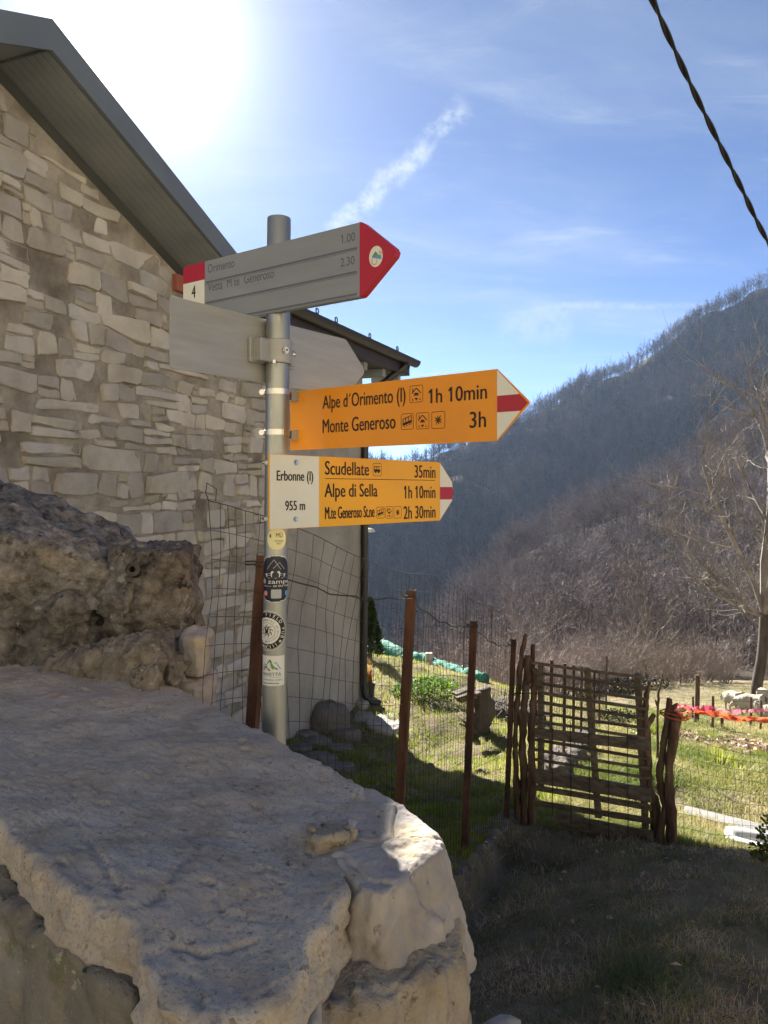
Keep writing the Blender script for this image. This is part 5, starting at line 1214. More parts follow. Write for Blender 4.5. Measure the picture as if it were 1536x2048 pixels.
# ------------------------------------------------------------------ plank and white tub in the grass
q0, q1 = G(1372, 1630), G(1600, 1690); dv = (q1-q0); dv.normalize(); 
pl = thing('grey_board', q0, 'long pale grey board lying in the grass across the white tub', 'board')
mb = MB(); off = Vector((0, 0, .16)); A_ = P(1368, 1622, q0.y); B_ = P(1560, 1668, q0.y-.32); B2 = A_+(B_-A_)*1.5
mb.bar(A_, B2, .17, .025); mb.build('plank', M['pale_plank'], pl, bevel=.003)
TQ = Vector((B_.x-.06, B_.y-.20, 0)); TQ.z = gz(TQ.x, TQ.y)
tub = thing('bathtub', TQ, 'old white enamel tub half sunk in the grass under the board', 'tub')
mb = MB(); tdx = Vector((B2.x-A_.x, B2.y-A_.y, 0)).normalized(); tdy = Vector((-tdx.y, tdx.x, 0)); zr = A_.z-.035-.06
nq = G(1452, 1684); zr = nq.z-.095; o_tub = nq-tdx*.02+tdy*.02; NS = 40; rings = []
def tubp(x, y, z): return Vector((o_tub.x, o_tub.y, 0))+tdx*x+tdy*y+Vector((0, 0, z))
Lt, Wt = 1.2, .27; c0 = (Lt/2, Wt/2)
def sup(a, rx, ry, e): c_, s_ = math.cos(a), math.sin(a); return (rx*math.copysign(abs(c_)**e, c_), ry*math.copysign(abs(s_)**e, s_))
spec = [(Lt/2-.02, Wt/2-.02, -.36, .28), (Lt/2, Wt/2, -.05, .28), (Lt/2+.004, Wt/2+.004, 0, .28), (Lt/2-.012, Wt/2-.012, .006, .32), (Lt/2-.06, Wt/2-.06, .0, .6), (Lt/2-.085, Wt/2-.075, -.03, .75), (Lt/2-.14, Wt/2-.11, -.22, .85), (Lt/2-.26, Wt/2-.17, -.31, .9), (.05, .02, -.33, 1)]
vs = []
for rx, ry, z, e in spec:
    for i in range(NS): x, y = sup(2*math.pi*i/NS, rx, ry, e); vs.append(tubp(c0[0]+x, c0[1]+y, zr+z+.10))
fs = [(r*NS+i, r*NS+(i+1) % NS, (r+1)*NS+(i+1) % NS, (r+1)*NS+i) for r in range(len(spec)-1) for i in range(NS)]
mb.add(vs, fs); fix_normals(mb.build('basin', M['enamel'], tub, smooth=True))
gl = thing('green_disc', tubp(.3, -.02, zr), 'round dark green plastic lid lying in the white tub', 'lid')
mb = MB(); c = tubp(.30, .10, zr+.0); ax = Vector((.1, -.75, .65)).normalized(); mb.tube([c, c+ax*.012, c+ax*.018], [.062, .062, .05], 20); mb.build('plastic', M['dkgreen'], gl)
TUBC = tubp(Lt/2, Wt/2, 0)

# ------------------------------------------------------------------ sheep
def make_sheep(k, loc, head, sc, pose, label):
    vs = [(-.42, 0, .62), (-.15, 0, .64), (.15, 0, .62), (.38, 0, .63), (.56, 0, .62), (.70, 0, .50), (.84, 0, .36)]
    rd = [.22, .29, .30, .24, .15, .105, .06]
    if pose == 'up': vs[4:] = [(.52, 0, .72), (.64, 0, .86), (.80, 0, .82)]; rd[4:] = [.16, .12, .065]
    if pose == 'lie':
        vs = [(-.40, 0, .26), (-.15, 0, .30), (.15, 0, .30), (.36, 0, .30), (.52, 0, .40), (.62, 0, .52), (.78, 0, .48)]; rd = [.2, .28, .28, .24, .15, .11, .065]
    es = [(i, i+1) for i in range(6)]
    def leg(root, pts, rr):
        b = len(vs)
        for p, r_ in zip(pts, rr): vs.append(p); rd.append(r_)
        es.append((root, b)); es.extend((b+i, b+i+1) for i in range(len(pts)-1))
    if pose != 'lie':
        for s_ in (-1, 1):
            leg(0, [(-.40, s_*.13, .45), (-.30, s_*.13, .34), (-.43, s_*.13, .20), (-.42, s_*.13, .03), (-.37, s_*.13, .01)], [.11, .07, .042, .035, .035])
            leg(3, [(.36, s_*.12, .42), (.36, s_*.12, .24), (.35, s_*.12, .04), (.39, s_*.12, .01)], [.09, .048, .036, .036])
    hb = 5
    for s_ in (-1, 1):
        hp = vs[5]; leg(5, [(hp[0]-.0, s_*.12, hp[2]+.06), (hp[0]-.03, s_*.20, hp[2]+.03)], [.03, .022])
    leg(0, [(-.60, 0, .58 if pose != 'lie' else .28), (-.66, 0, .42 if pose != 'lie' else .16)], [.05, .035])
    me = bpy.data.meshes.new('sheep'); me.from_pydata(vs, es, []); me.update()
    ob = bpy.data.objects.new('tmp', me); COL.objects.link(ob)
    sk = ob.modifiers.new('s', 'SKIN'); sk.use_smooth_shade = True
    for i, v in enumerate(me.skin_vertices[0].data): v.radius = (rd[i], rd[i]); v.use_root = (i == 1)
    sb = ob.modifiers.new('u', 'SUBSURF'); sb.levels = sb.render_levels = 3
    dg = bpy.context.evaluated_depsgraph_get(); m2 = bpy.data.meshes.new_from_object(ob.evaluated_get(dg)); bpy.data.objects.remove(ob)
    for v in m2.vertices:
        if v.co.z > (.36 if pose != 'lie' else .05) and v.co.x < .62: v.co += v.normal*(.022*fbm(v.co*14+Vector((k, 0, 0)), 3))
    m2.materials.clear(); m2.materials.append(M['wool'])
    o = bpy.data.objects.new('sheep', m2); COL.objects.link(o); o.location = loc; o.rotation_euler = (0, 0, head); o.scale = (sc*.78, sc, sc)
    tag(o, label, 'sheep', 'sheep grazing in the pasture'); return o
for k, (px, py, hd, sc, pose, lab) in enumerate(((1466, 1419, 2.0, .66, 'graze', 'cream sheep grazing with its rump turned, farthest left of the standing ones'),
                                              (1500, 1434, 2.5, .66, 'graze', 'cream sheep bending low just behind the pink tape'),
                                              (1526, 1412, 1.2, .66, 'graze', 'cream sheep standing nearest the bare tree trunk'),
                                              (1545, 1440, 2.2, .66, 'lie', 'cream sheep lying at the right edge behind the tape'),
                                              (1366, 1423, 2.6, .42, 'lie', 'pale sheep lying low just right of the thick gate post'))):
    g = G(px, py); g.z -= .06; make_sheep(k, g, hd, sc, pose, lab)

# pasture fence with wooden stakes
pf = thing('pasture_fence', G(1424, 1462), 'crooked stakes and sagging wire across the pasture by the sheep', 'fence')
tops = []
for px, pyt, pyb, r in ((1392, 1350, 1447, .045), (1384, 1393, 1440, .022), (1424, 1392, 1456, .024), (1500, 1394, 1456, .024), (1520, 1400, 1462, .02), (1360, 1347, 1370, .03), (1442, 1430, 1452, .03)):
    g = G(px, pyb); t = P(px+(2 if px != 1392 else 3), pyt, g.y); mb = MB(); mb.tube([g-Vector((0, 0, .1)), g*.5+t*.5+Vector((.01, 0, 0)), t], [r, r*.9, r*.85], 7); mb.build('stake', M['bark'], pf); tops.append((g, t))
mb = MB(); ordr = [tops[1], tops[2], tops[3], tops[4]]
for h in (.25, .55, .85): wire(mb, smooth_path([a+(c-a)*h for a, c in ordr], 4), .004)
mb.build('wire', M['wire'], pf)

# ------------------------------------------------------------------ things in the yard
def boulder(name, label, px, py, w, d, h, m, seed, cat='boulder', rot=0.0, bevel=None, group=None, rough=.03):
    g = G(px, py); t = thing(name, g, label, cat, group); n = 9; r_ = random.Random(seed)
    ol = [(g.x+math.cos(a+rot)*w/2*r_.uniform(.82, 1.1)*math.cos(0)-0, g.y+math.sin(a)*d/2*r_.uniform(.85, 1.1)) for a in [2*math.pi*i/n for i in range(n)]]
    rocko('stone_body', M[m], t, ol, g.z+h, g.z-.25, bevel=bevel or h*.5, rough=rough, fine=.006, f1=3.5, f2=16, nb=90, nr=14, ns=10, seed=seed, dome=h*.1); return t
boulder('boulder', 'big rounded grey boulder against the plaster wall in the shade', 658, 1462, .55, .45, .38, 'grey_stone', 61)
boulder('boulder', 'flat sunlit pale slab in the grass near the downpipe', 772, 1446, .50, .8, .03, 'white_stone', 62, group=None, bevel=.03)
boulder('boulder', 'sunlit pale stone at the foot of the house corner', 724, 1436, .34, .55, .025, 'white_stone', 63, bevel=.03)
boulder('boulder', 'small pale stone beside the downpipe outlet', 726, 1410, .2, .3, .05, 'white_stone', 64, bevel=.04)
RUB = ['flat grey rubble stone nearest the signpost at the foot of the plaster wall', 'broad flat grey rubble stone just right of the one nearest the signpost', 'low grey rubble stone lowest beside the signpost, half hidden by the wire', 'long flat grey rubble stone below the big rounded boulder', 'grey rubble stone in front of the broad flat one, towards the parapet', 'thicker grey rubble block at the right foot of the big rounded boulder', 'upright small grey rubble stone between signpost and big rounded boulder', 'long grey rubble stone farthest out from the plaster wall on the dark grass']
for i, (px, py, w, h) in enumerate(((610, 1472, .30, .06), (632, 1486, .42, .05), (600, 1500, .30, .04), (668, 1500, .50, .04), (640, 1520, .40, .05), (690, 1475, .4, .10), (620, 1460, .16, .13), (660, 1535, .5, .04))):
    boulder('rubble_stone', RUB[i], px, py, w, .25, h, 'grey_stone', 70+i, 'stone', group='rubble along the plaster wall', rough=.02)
g = G(738, 1392); pp = thing('flower_pot', g, 'small black plastic pot with a dry orange plant by the house corner', 'flower pot')
mb = MB(); mb.tube([g, g+Vector((0, 0, .16)), g+Vector((0, 0, .165)), g+Vector((0, 0, .18))], [.065, .085, .095, .095], 16); mb.build('pot', M['black_metal'], pp)
mb = MB()
for k in range(40):
    a = rng.uniform(0, 6.28); r_ = rng.uniform(0, .05); b_ = g+Vector((r_*math.cos(a), r_*math.sin(a), .17)); t = b_+Vector((rng.uniform(-.06, .06), rng.uniform(-.06, .06), rng.uniform(.1, .36))); sv = Vector((.008, .004, 0)); mb.tri(b_-sv, b_+sv, t)
mb.build('dry_stems', M['dry_plant'], pp)
# rolled green tarp
TP = [(690, 1276, 17.0), (722, 1290, 16.5), (752, 1290, 16.0), (782, 1298, 15.4), (803, 1312, 15.0), (818, 1320, 14.8), (840, 1318, 14.5), (870, 1330, 14.1), (900, 1342, 13.7), (925, 1350, 13.4), (948, 1356, 13.1), (968, 1362, 12.9)]
tz = [P(*q) for q in TP]
tr = thing('rolled_tarp', tz[6], 'long wrinkled roll of green tarpaulin along the edge of the yard', 'tarpaulin')
sp = smooth_path(tz, 8); mb = MB()
mb.tube(sp, [.125*(1+.16*fbm(Vector((i*.33, 2, 0)), 3)) for i in range(len(sp))], 14)
mb.v = [tuple(Vector(v)+Vector((0, fbm(Vector(v)*5, 3)*.05, fbm(Vector(v)*6+Vector((3, 3, 3)), 3)*.05))) for v in mb.v]; mb.build('roll', M['tarp'], tr, smooth=True)
mb = MB()
for i in (20, 38, 55, 72):
    c = sp[i]; mb.tube([c+Vector((0, .16*math.cos(a), .16*math.sin(a))) for a in [2*math.pi*j/14 for j in range(14)]], .012, 4, closed=True)
mb.build('cord', M['cable'], tr)
sup_ = thing('tarp_bank', tz[6]-Vector((0, 0, .3)), 'dark earth bank and rubble under the green tarpaulin', 'earth bank')
mb = rock([(q.x-.1, q.y-.35) for q in tz]+[(q.x+.2, q.y+.5) for q in reversed(tz)], lambda x, y: float(np.interp(x, [q.x for q in tz], [q.z for q in tz]))-.16, -4.5, bevel=.1, rough=.08, fine=.03, f1=3, nb=160, nr=10, ns=10, axis=((tz[1].x, tz[1].y), (tz[-2].x, tz[-2].y)), seed=81)
fix_normals(mb.build('bank', M['soil'], sup_, smooth=True))
cpst = thing('concrete_post', P(858, 1345, 13.9), 'short pale concrete post standing against the green tarpaulin', 'post')
g = P(858, 1350, 13.75); mb = MB(); mb.box(P(858, 1328, 13.75), (.13, .13, .40)); mb.box(P(853, 1345, 13.70)-Vector((.02, 0, .05)), (.26, .22, .14)); mb.build('post', M['white_stone'], cpst, bevel=.012)
# stump with boards
g = G(957, 1466); st_ = thing('tree_stump', g, 'tall dark tree stump at the end of the green tarpaulin', 'stump')
mb = MB(); top_ = P(962, 1378, g.y); pts = [g-Vector((.02, 0, .1)), g+Vector((.0, 0, .12)), g+(top_-g)*.5+Vector((.06, 0, 0)), top_]
sp = smooth_path(pts, 6); mb.tube(sp, [.19, .18, .17, .155, .15, .15, .145, .14, .14, .13, .13, .125, .12, .115, .115, .115, .11, .11, .10][:len(sp)], 14)
mb.v = [tuple(Vector(v)+Vector((fbm(Vector(v)*7, 3)*.05, fbm(Vector(v)*7+Vector((5, 0, 0)), 3)*.05, 0))) for v in mb.v]; mb.build('trunk', M['trunk_dark'], st_, smooth=True)
for i, (x0, y0, x1, y1) in enumerate(((915, 1398, 958, 1384), (918, 1402, 948, 1392), (908, 1388, 946, 1374), (925, 1450, 952, 1462), (930, 1440, 956, 1476))):
    a, c = P(x0, y0, g.y-.25), P(x1, y1, g.y-.15); t = thing('scrap_board', a, ('topmost weathered scrap board leaning on the dark stump', 'second weathered scrap board from the top, leaning on the dark stump', 'weathered scrap board sticking out farthest left of the dark stump', 'weathered scrap board low at the foot of the dark stump', 'upper of the two low scrap boards by the dark stump, leaning right')[i], 'board', 'scrap boards by the stump'); mb = MB(); mb.bar(a, c, .12, .025); mb.build('plank', M['plank'], t)
g = G(1010, 1432); bh = thing('brush_heap', g, 'low heap of brown brushwood behind the stump', 'brush heap'); mb = MB()
for k in range(700):
    a = rng.uniform(0, 6.28); r_ = rng.random()**.6; c = g+Vector((math.cos(a)*r_*.55, math.sin(a)*r_*.5, rng.uniform(0, .34)*(1-r_*.8))); d = Vector((rng.gauss(0, 1), rng.gauss(0, 1), rng.gauss(0, .5))).normalized()*rng.uniform(.08, .3); sv = d.cross(Vector((.3, .2, 1))).normalized()*.008; mb.tri(c-sv, c+sv, c+d)
mb.build('twigs', M['tree_near'], bh)
mb = rock([(g.x-.5, g.y-.4), (g.x+.5, g.y-.4), (g.x+.6, g.y+.4), (g.x-.5, g.y+.4)], g.z+.16, g.z-.3, bevel=.15, rough=.05, nb=60, nr=8, ns=6, seed=90); fix_normals(mb.build('mound', M['trunk_dark'], bh, smooth=True))

# ------------------------------------------------------------------ overhead cable of two twisted strands
cb = thing('overhead_cable', P(1428, 270, 3.0), 'black twisted overhead power cable crossing the upper right sky', 'cable')
pts = smooth_path([P(*q) for q in ((1150, -420, 2.15), (1240, -160, 2.4), (1305, 0, 2.62), (1372, 150, 2.85), (1430, 270, 3.05), (1482, 375, 3.25), (1540, 492, 3.5), (1680, 740, 4.2), (1900, 1040, 5.6))], 30)
acc = 0
for ph in (0, math.pi):
    sp = []; acc = 0
    for i, p in enumerate(pts):
        if i: acc += (p-pts[i-1]).length
        T = (pts[min(i+1, len(pts)-1)]-pts[max(i-1, 0)]).normalized(); N1 = T.cross(Vector((0, 1, 0))).normalized(); N2 = T.cross(N1); a = acc*2*math.pi/.31+ph
        sp.append(p+(N1*math.cos(a)+N2*math.sin(a))*.0056)
    mb = MB(); mb.tube(sp, .0059, 8); mb.build('strand', M['cable'], cb, smooth=True)
# ------------------------------------------------------------------ bare trees
def sliver(mb, a, c, w):
    d = c-a; s = d.cross(Vector((rng.gauss(0, 1), rng.gauss(0, 1), rng.gauss(0, 1))))
    if s.length < 1e-6: return
    s = s.normalized()*w/2; mb.tri(a-s, a+s, c)
def grow(mb, p, d, L, r, lev, spec, R, tw=None, mr=0.0):
    """spec[lev] = (children, angle, length ratio, radius ratio, wander, up pull, tube sides)"""
    nk, ang, lr, rr, wan, up, ns = spec[lev]; n = 5 if ns >= 3 else 3; r = max(r, mr); pts = [p]; dd = d.normalized()
    for i in range(n):
        dd = (dd+Vector((R.gauss(0, wan), R.gauss(0, wan), R.gauss(0, wan)+up))).normalized(); pts.append(pts[-1]+dd*(L/n))
    if ns >= 3: mb.tube(pts, [r*(1-.62*i/n) for i in range(n+1)], ns, cap=False)
    else:
        side = dd.cross(Vector((R.gauss(0, 1), R.gauss(0, 1), R.gauss(0, 1)))).normalized()*r
        for i in range(n): w0, w1 = 1-i/n, 1-(i+1)/n; mb.add([pts[i]-side*w0, pts[i]+side*w0, pts[i+1]+side*w1, pts[i+1]-side*w1], [(0, 1, 2, 3)])
    if lev+1 >= len(spec): return
    for k in range(nk):
        t = R.uniform(.28, 1.0) if k else 1.0; f = t*n; i = min(int(f), n-1); q = pts[i]+(pts[i+1]-pts[i])*(f-i); bd = (pts[i+1]-pts[i]).normalized()
        ax = bd.cross(Vector((R.gauss(0, 1), R.gauss(0, 1), R.gauss(0, 1))))
        if ax.length < 1e-5: continue
        from mathutils import Quaternion
        nd = Quaternion(ax.normalized(), math.radians(ang*R.uniform(.6, 1.3)*(1 if k else .35))) @ bd
        grow((tw if tw is not None and lev >= 0 else mb), q, nd, L*lr*R.uniform(.7, 1.15)*(1.15-.45*t if k else 1), r*(1-.5*t)*rr, lev+1, spec, R, None, mr)
def tree_mesh(name, H, r, spec, seed, m, lean=(0, 0), smooth=False, mr=0.0):
    R = random.Random(seed); mb = MB(); grow(mb, Vector((0, 0, -.3)), Vector((lean[0], lean[1], 1)), H*.62, r, 0, spec, R, None, mr); return mb.mesh(name, m, smooth)
far_spec = [(12, 52, .50, .55, .06, .08, 4), (8, 48, .58, .6, .16, .06, 3), (7, 46, .58, .8, .22, .04, 0)]
mid_spec = [(11, 52, .50, .5, .07, .09, 5), (7, 48, .56, .55, .15, .08, 3), (5, 46, .56, .62, .2, .06, 0), (4, 42, .6, .8, .22, .05, 0)]
far_me = [tree_mesh('bare_tree', 12.5, .13, far_spec, 100+i, M['tree_far'], mr=.07) for i in range(5)]
mid_me = [tree_mesh('spur_tree', 9.0, .085, mid_spec, 200+i, M['tree_mid'], mr=.018) for i in range(5)]
print('TRIS far', [len(m.polygons) for m in far_me], 'mid', [len(m.polygons) for m in mid_me])

def surf(R, u, v, m):         # bilinear sample on a hill surface, v in 0..m rows
    n = R.shape[1]; fi, fj = u*(n-1), v; i, j = min(int(fi), n-2), min(int(fj), R.shape[0]-2); a, b = fi-i, fj-j
    return Vector((R[j, i]*(1-a)*(1-b)+R[j, i+1]*a*(1-b)+R[j+1, i]*(1-a)*b+R[j+1, i+1]*a*b))
def place(mesh, name, p, rot, sc, label, cat, group):
    o = bpy.data.objects.new(name, mesh); COL.objects.link(o); o.location = p; o.rotation_euler = (0, 0, rot); o.scale = (sc, sc, sc*rng.uniform(.9, 1.12)); return tag(o, label, cat, group)
far_protos = []; mid_protos = []
r8 = random.Random(5)
for i in range(230):
    u = .24+.50*i/230+r8.uniform(-.003, .003); p = surf(FAR, u, 34-r8.uniform(0, .5), 34)
    o = place(far_me[i % 5], 'bare_tree', p, r8.uniform(0, 6.28), r8.uniform(.55, 1.05), 'bare tree standing on the skyline of the far mountainside', 'tree', 'bare trees along the far ridge')
    if i < 5: far_protos.append(o)
for i in range(70):
    u = .18+.62*i/70+r8.uniform(-.004, .004); p = surf(MID, u, 24-r8.uniform(0, .8), 24)
    o = place(mid_me[i % 5], 'bare_tree', p, r8.uniform(0, 6.28), r8.uniform(.7, 1.05), 'pale bare tree along the crest of the nearer wooded spur', 'tree', 'bare trees along the crest of the spur')
    if i < 5: mid_protos.append(o)

def scatter(name, pts, rots, scls, protos, label, m=None):
    me = bpy.data.meshes.new(name); me.from_pydata([tuple(p) for p in pts], [], []); me.update()
    a = me.attributes.new('rot', 'FLOAT', 'POINT'); a.data.foreach_set('value', np.array(rots, dtype=np.float32))
    a = me.attributes.new('scl', 'FLOAT', 'POINT'); a.data.foreach_set('value', np.array(scls, dtype=np.float32))
    a = me.attributes.new('idx', 'INT', 'POINT'); a.data.foreach_set('value', nrg.integers(0, len(protos), len(pts)).astype(np.int32))
    o = link(name, me); tag(o, label, kind='stuff')
    ng = bpy.data.node_groups.new(name, 'GeometryNodeTree')
    ng.interface.new_socket('Geometry', in_out='INPUT', socket_type='NodeSocketGeometry'); ng.interface.new_socket('Geometry', in_out='OUTPUT', socket_type='NodeSocketGeometry')
    N, L = ng.nodes, ng.links; gi, go = N.new('NodeGroupInput'), N.new('NodeGroupOutput')
    ip = N.new('GeometryNodeInstanceOnPoints'); jn = N.new('GeometryNodeJoinGeometry'); ip.inputs['Pick Instance'].default_value = True
    for p in protos:
        oi = N.new('GeometryNodeObjectInfo'); oi.inputs['Object'].default_value = p; oi.inputs['As Instance'].default_value = True; oi.transform_space = 'ORIGINAL'; L.new(oi.outputs['Geometry'], jn.inputs[0])
    def att(nm, ty):
        q = N.new('GeometryNodeInputNamedAttribute'); q.data_type = ty; q.inputs['Name'].default_value = nm; return q.outputs['Attribute']
    L.new(gi.outputs[0], ip.inputs['Points']); L.new(jn.outputs[0], ip.inputs['Instance']); L.new(att('idx', 'INT'), ip.inputs['Instance Index'])
    cx_ = N.new('ShaderNodeCombineXYZ'); L.new(att('rot', 'FLOAT'), cx_.inputs[2]); L.new(cx_.outputs[0], ip.inputs['Rotation'])
    L.new(att('scl', 'FLOAT'), ip.inputs['Scale']); L.new(ip.outputs[0], go.inputs[0])
    md = o.modifiers.new('scatter', 'NODES'); md.node_group = ng; return o
def hill_points(R, m, n, u0, u1, seed, pw=1.0):
    r_ = random.Random(seed); out = []
    for _ in range(n):
        u, v = r_.uniform(u0, u1), m*r_.random()**pw; out.append(surf(R, u, v, m)-Vector((0, 0, .3)))
    return out
pts = hill_points(FAR, 34, 7000, .22, .82, 31, .85); scatter('far_forest', pts, nrg.uniform(0, 6.28, len(pts)), nrg.uniform(.6, 1.1, len(pts)), far_protos, 'bare winter forest covering the far mountainside')
pts = hill_points(MID, 24, 2000, .10, .90, 32, .9); scatter('spur_forest', pts, nrg.uniform(0, 6.28, len(pts)), nrg.uniform(.45, 1.2, len(pts)), mid_protos, 'bare purplish brown woodland on the nearer spur')

# shrubs along the lower edge of the pasture
def shrub_mesh(H, nst, seed, m, W=.85):
    R = random.Random(seed); mb = MB()
    for k in range(nst):
        a = R.uniform(0, 6.28); sp_ = R.random()**.7*W; d = Vector((math.cos(a)*sp_*1.1, math.sin(a)*sp_*1.1, 1))
        grow(mb, Vector((math.cos(a)*.25*sp_*H*.4, math.sin(a)*.25*sp_*H*.4, -.1)), d, H*R.uniform(.42, .68), .022*H/3, 0, [(9, 42, .5, .6, .15, .05, 3), (6, 44, .55, .7, .2, .05, 0), (4, 40, .6, .8, .22, .04, 0)], R, None, .007)
    return mb.mesh('shrub', m)
sh_me = [shrub_mesh(3.0, 26, 300+i, M['shrub']) for i in range(4)]
print('TRIS shrub', [len(m.polygons) for m in sh_me])
sh_spots = [(985, 1352, .95), (1030, 1360, 1.0), (1075, 1362, 1.05), (1120, 1362, .9), (1165, 1368, 1.1), (1212, 1372, 1.05), (1255, 1372, 1.0), (1335, 1370, 1.0), (1372, 1366, .95), (1412, 1362, .85), (1452, 1364, .9), (1560, 1366, 1.0), (940, 1350, .8)]; sh_spots_y = (26, 27, 28.5, 29, 30, 30, 31, 32, 33, 34, 34, 34, 24)
ORD = ['first', 'second', 'third', 'fourth', 'fifth', 'sixth', 'seventh', 'eighth', 'ninth', 'tenth', 'eleventh', 'twelfth', 'last']
sh_rank = {q[0]: k for k, q in enumerate(sorted(sh_spots))}
for i, (px, py, sc) in enumerate(sh_spots):
    yy = sh_spots_y[i]; g = P(px, py, yy); g.z = gz(g.x, g.y)
    place(sh_me[i % 4], 'bare_shrub', g, r8.uniform(0, 6.28), sc*1.0, ORD[sh_rank[px]]+' pinkish bare shrub from the left in the row along the far pasture edge', 'shrub', 'bare shrubs along the pasture edge')
# second, deeper row
for i in range(18):
    x = -3+i*2.25+r8.uniform(-.5, .5); y = 36+r8.uniform(0, 6); place(sh_me[(i+1) % 4], 'bare_shrub', Vector((x, y, gz(x, y)-.3)), r8.uniform(0, 6.28), r8.uniform(.8, 1.5), 'taller brownish bare shrub in the thicket behind the pasture shrubs', 'shrub', 'thicket behind the pasture shrubs')
# dark evergreen undergrowth at the foot of the shrubs
def clump(name, label, cat, g, sx, sy, sz, n, m, leaf, seed, stem=None):
    R = random.Random(seed); t = thing(name, g, label, cat); mb = MB()
    for _ in range(n):
        while True:
            q = Vector((R.uniform(-1, 1), R.uniform(-1, 1), R.uniform(0, 1)))
            if q.x*q.x+q.y*q.y+q.z*q.z < 1+.35*fbm(q*2.3+Vector((seed, 0, 0)), 2): break
        if R.random() > .35+.65*max(abs(q.x), abs(q.y), q.z): continue
        c = g+Vector((q.x*sx, q.y*sy, q.z*sz)); d = Vector((R.gauss(0, 1)+q.x, R.gauss(0, 1)+q.y, R.gauss(0, 1)+.6)).normalized()*leaf*R.uniform(.6, 1.3); s_ = d.cross(Vector((R.gauss(0, 1), R.gauss(0, 1), R.gauss(0, 1)))).normalized()*leaf*.3
        mb.add([c, c+d*.5+s_, c+d, c+d*.5-s_], [(0, 1, 2, 3)])
    mb.build('foliage', m, t)
    mb = MB()
    for k in range(5): a = R.uniform(0, 6.28); mb.tube([g-Vector((0, 0, .05)), g+Vector((math.cos(a)*sx*.3, math.sin(a)*sy*.3, sz*.6))], [.02*sz, .006*sz], 4)
    mb.build('stems', M['trunk_dark'], t); return t
for i, (px, py, Y, w) in enumerate(((1195, 1376, 28, 1.3), (1240, 1378, 28.5, 1.2), (1288, 1376, 29, 1.3))):
    g = P(px, py, Y); g.z = gz(g.x, g.y); clump('evergreen_bush', ('leftmost', 'middle', 'rightmost')[i]+' of three low dark evergreen bushes under the bare shrubs', 'bush', g, w, .6, .5, 1200, M['thicket'], .09, 400+i)
clump('green_bush', 'bright green leafy bush in the sunny yard below the green tarpaulin', 'bush', G(855, 1392), .52, .45, .25, 2400, M['bush'], .045, 410)
clump('broom_bush', 'yellow green spiky bush at the right edge in front of the tub', 'bush', G(1560, 1728), .13, .13, .24, 1100, M['broom'], .028, 411)
clump('heather_clump', 'low dark plant beside the gate edging stones in the pasture', 'plant', G(1235, 1440), .4, .3, .14, 700, M['thicket'], .05, 412)
# small conifer
g = G(740, 1318); cf = thing('small_conifer', g, 'small dark columnar conifer beside the house corner at the end of the tarpaulin', 'conifer'); Rr = random.Random(9)
Hc = P(742, 1200, g.y).z-g.z; mb = MB()
for _ in range(5200):
    t = Rr.random()**.85; a = Rr.uniform(0, 6.28); rad = Hc*.235*(1-t)**.75*(.55+.45*Rr.random())*(1+.3*fbm(Vector((math.cos(a)*2, math.sin(a)*2, t*7)), 2)); c = g+Vector((rad*math.cos(a), rad*math.sin(a), .06+t*Hc*.96)); d = Vector((math.cos(a)*.6, math.sin(a)*.6, .9+Rr.gauss(0, .3))).normalized()*Hc*.055; s_ = d.cross(Vector((Rr.gauss(0, 1), Rr.gauss(0, 1), 0))).normalized()*Hc*.012
    mb.add([c, c+d*.5+s_, c+d, c+d*.5-s_], [(0, 1, 2, 3)])
mb.build('crown', M['conifer'], cf); mb = MB(); mb.tube([g-Vector((0, 0, .1)), g+Vector((0, 0, Hc*.9))], [.05, .01], 6); mb.build('trunk', M['trunk_dark'], cf)

# the bare tree at the right edge
def big_tree(name, label, g, H, r, seed, m, lean, dirs, spec=None):
    t = thing(name, g, label, 'tree'); R = random.Random(seed); mb = MB()
    fork = g+Vector((lean[0]*H*.2, lean[1]*H*.2, H*.2)); tr_ = [g-Vector((0, 0, .3)), g+Vector((0, 0, .25)), g+(fork-g)*.5+Vector((.05, 0, 0)), fork]
    mb.tube(smooth_path(tr_, 5), [r*1.25, r*1.2, r*1.12, r*1.05, r, r*.97, r*.95, r*.93, r*.92, r*.9, r*.9, r*.88, r*.87, r*.86, r*.85, r*.85][:16], 12, cap=False); mb.build('trunk', M['trunk_dark'], t, smooth=True)
    cr = MB(); spec = spec or [(12, 50, .50, .45, .10, .10, 7), (9, 50, .50, .5, .15, .12, 5), (6, 46, .5, .6, .2, .14, 3), (3, 40, .55, .7, .2, .12, 0)]
    for d, L, rr in dirs: grow(cr, fork-Vector((0, 0, .1)), Vector(d), H*L, r*rr, 0, spec, R, None, .0085)
    cr.build('crown', M[m], t); print('TRIS', name, len(cr.f))
g = G(1513, 1392); Ht = (P(1500, 690, g.y).z-g.z)*1.17
big_tree('bare_tree', 'tall bare tree with pale branches at the right edge behind the sheep', g, Ht, .135*Ht/10, 77, 'tree_near', (.10, 0), [((-.08, 0, 1), .66, .8), ((.35, .1, 1), .55, .6), ((-.4, -.1, .9), .44, .5), ((-.8, .2, .5), .30, .36), ((.9, -.1, .5), .45, .45), ((-.15, -.6, .8), .4, .45), ((-.9, -.4, .05), .22, .28)])
g2 = P(1288, 1372, 33); g2.z = gz(g2.x, g2.y)
big_tree('bare_tree', 'small pale bare tree among the shrubs right above the gate', g2, 4.4, .07, 78, 'tree_near', (.05, 0), [((-.4, 0, 1), .55, .8), ((.4, .1, 1), .55, .8), ((0, .2, 1), .6, .9), ((-.8, 0, .7), .45, .6), ((.8, 0, .7), .45, .6)], [(8, 32, .5, .6, .07, .05, 4), (6, 34, .55, .6, .1, .05, 3), (4, 34, .55, .7, .14, .05, 0)])
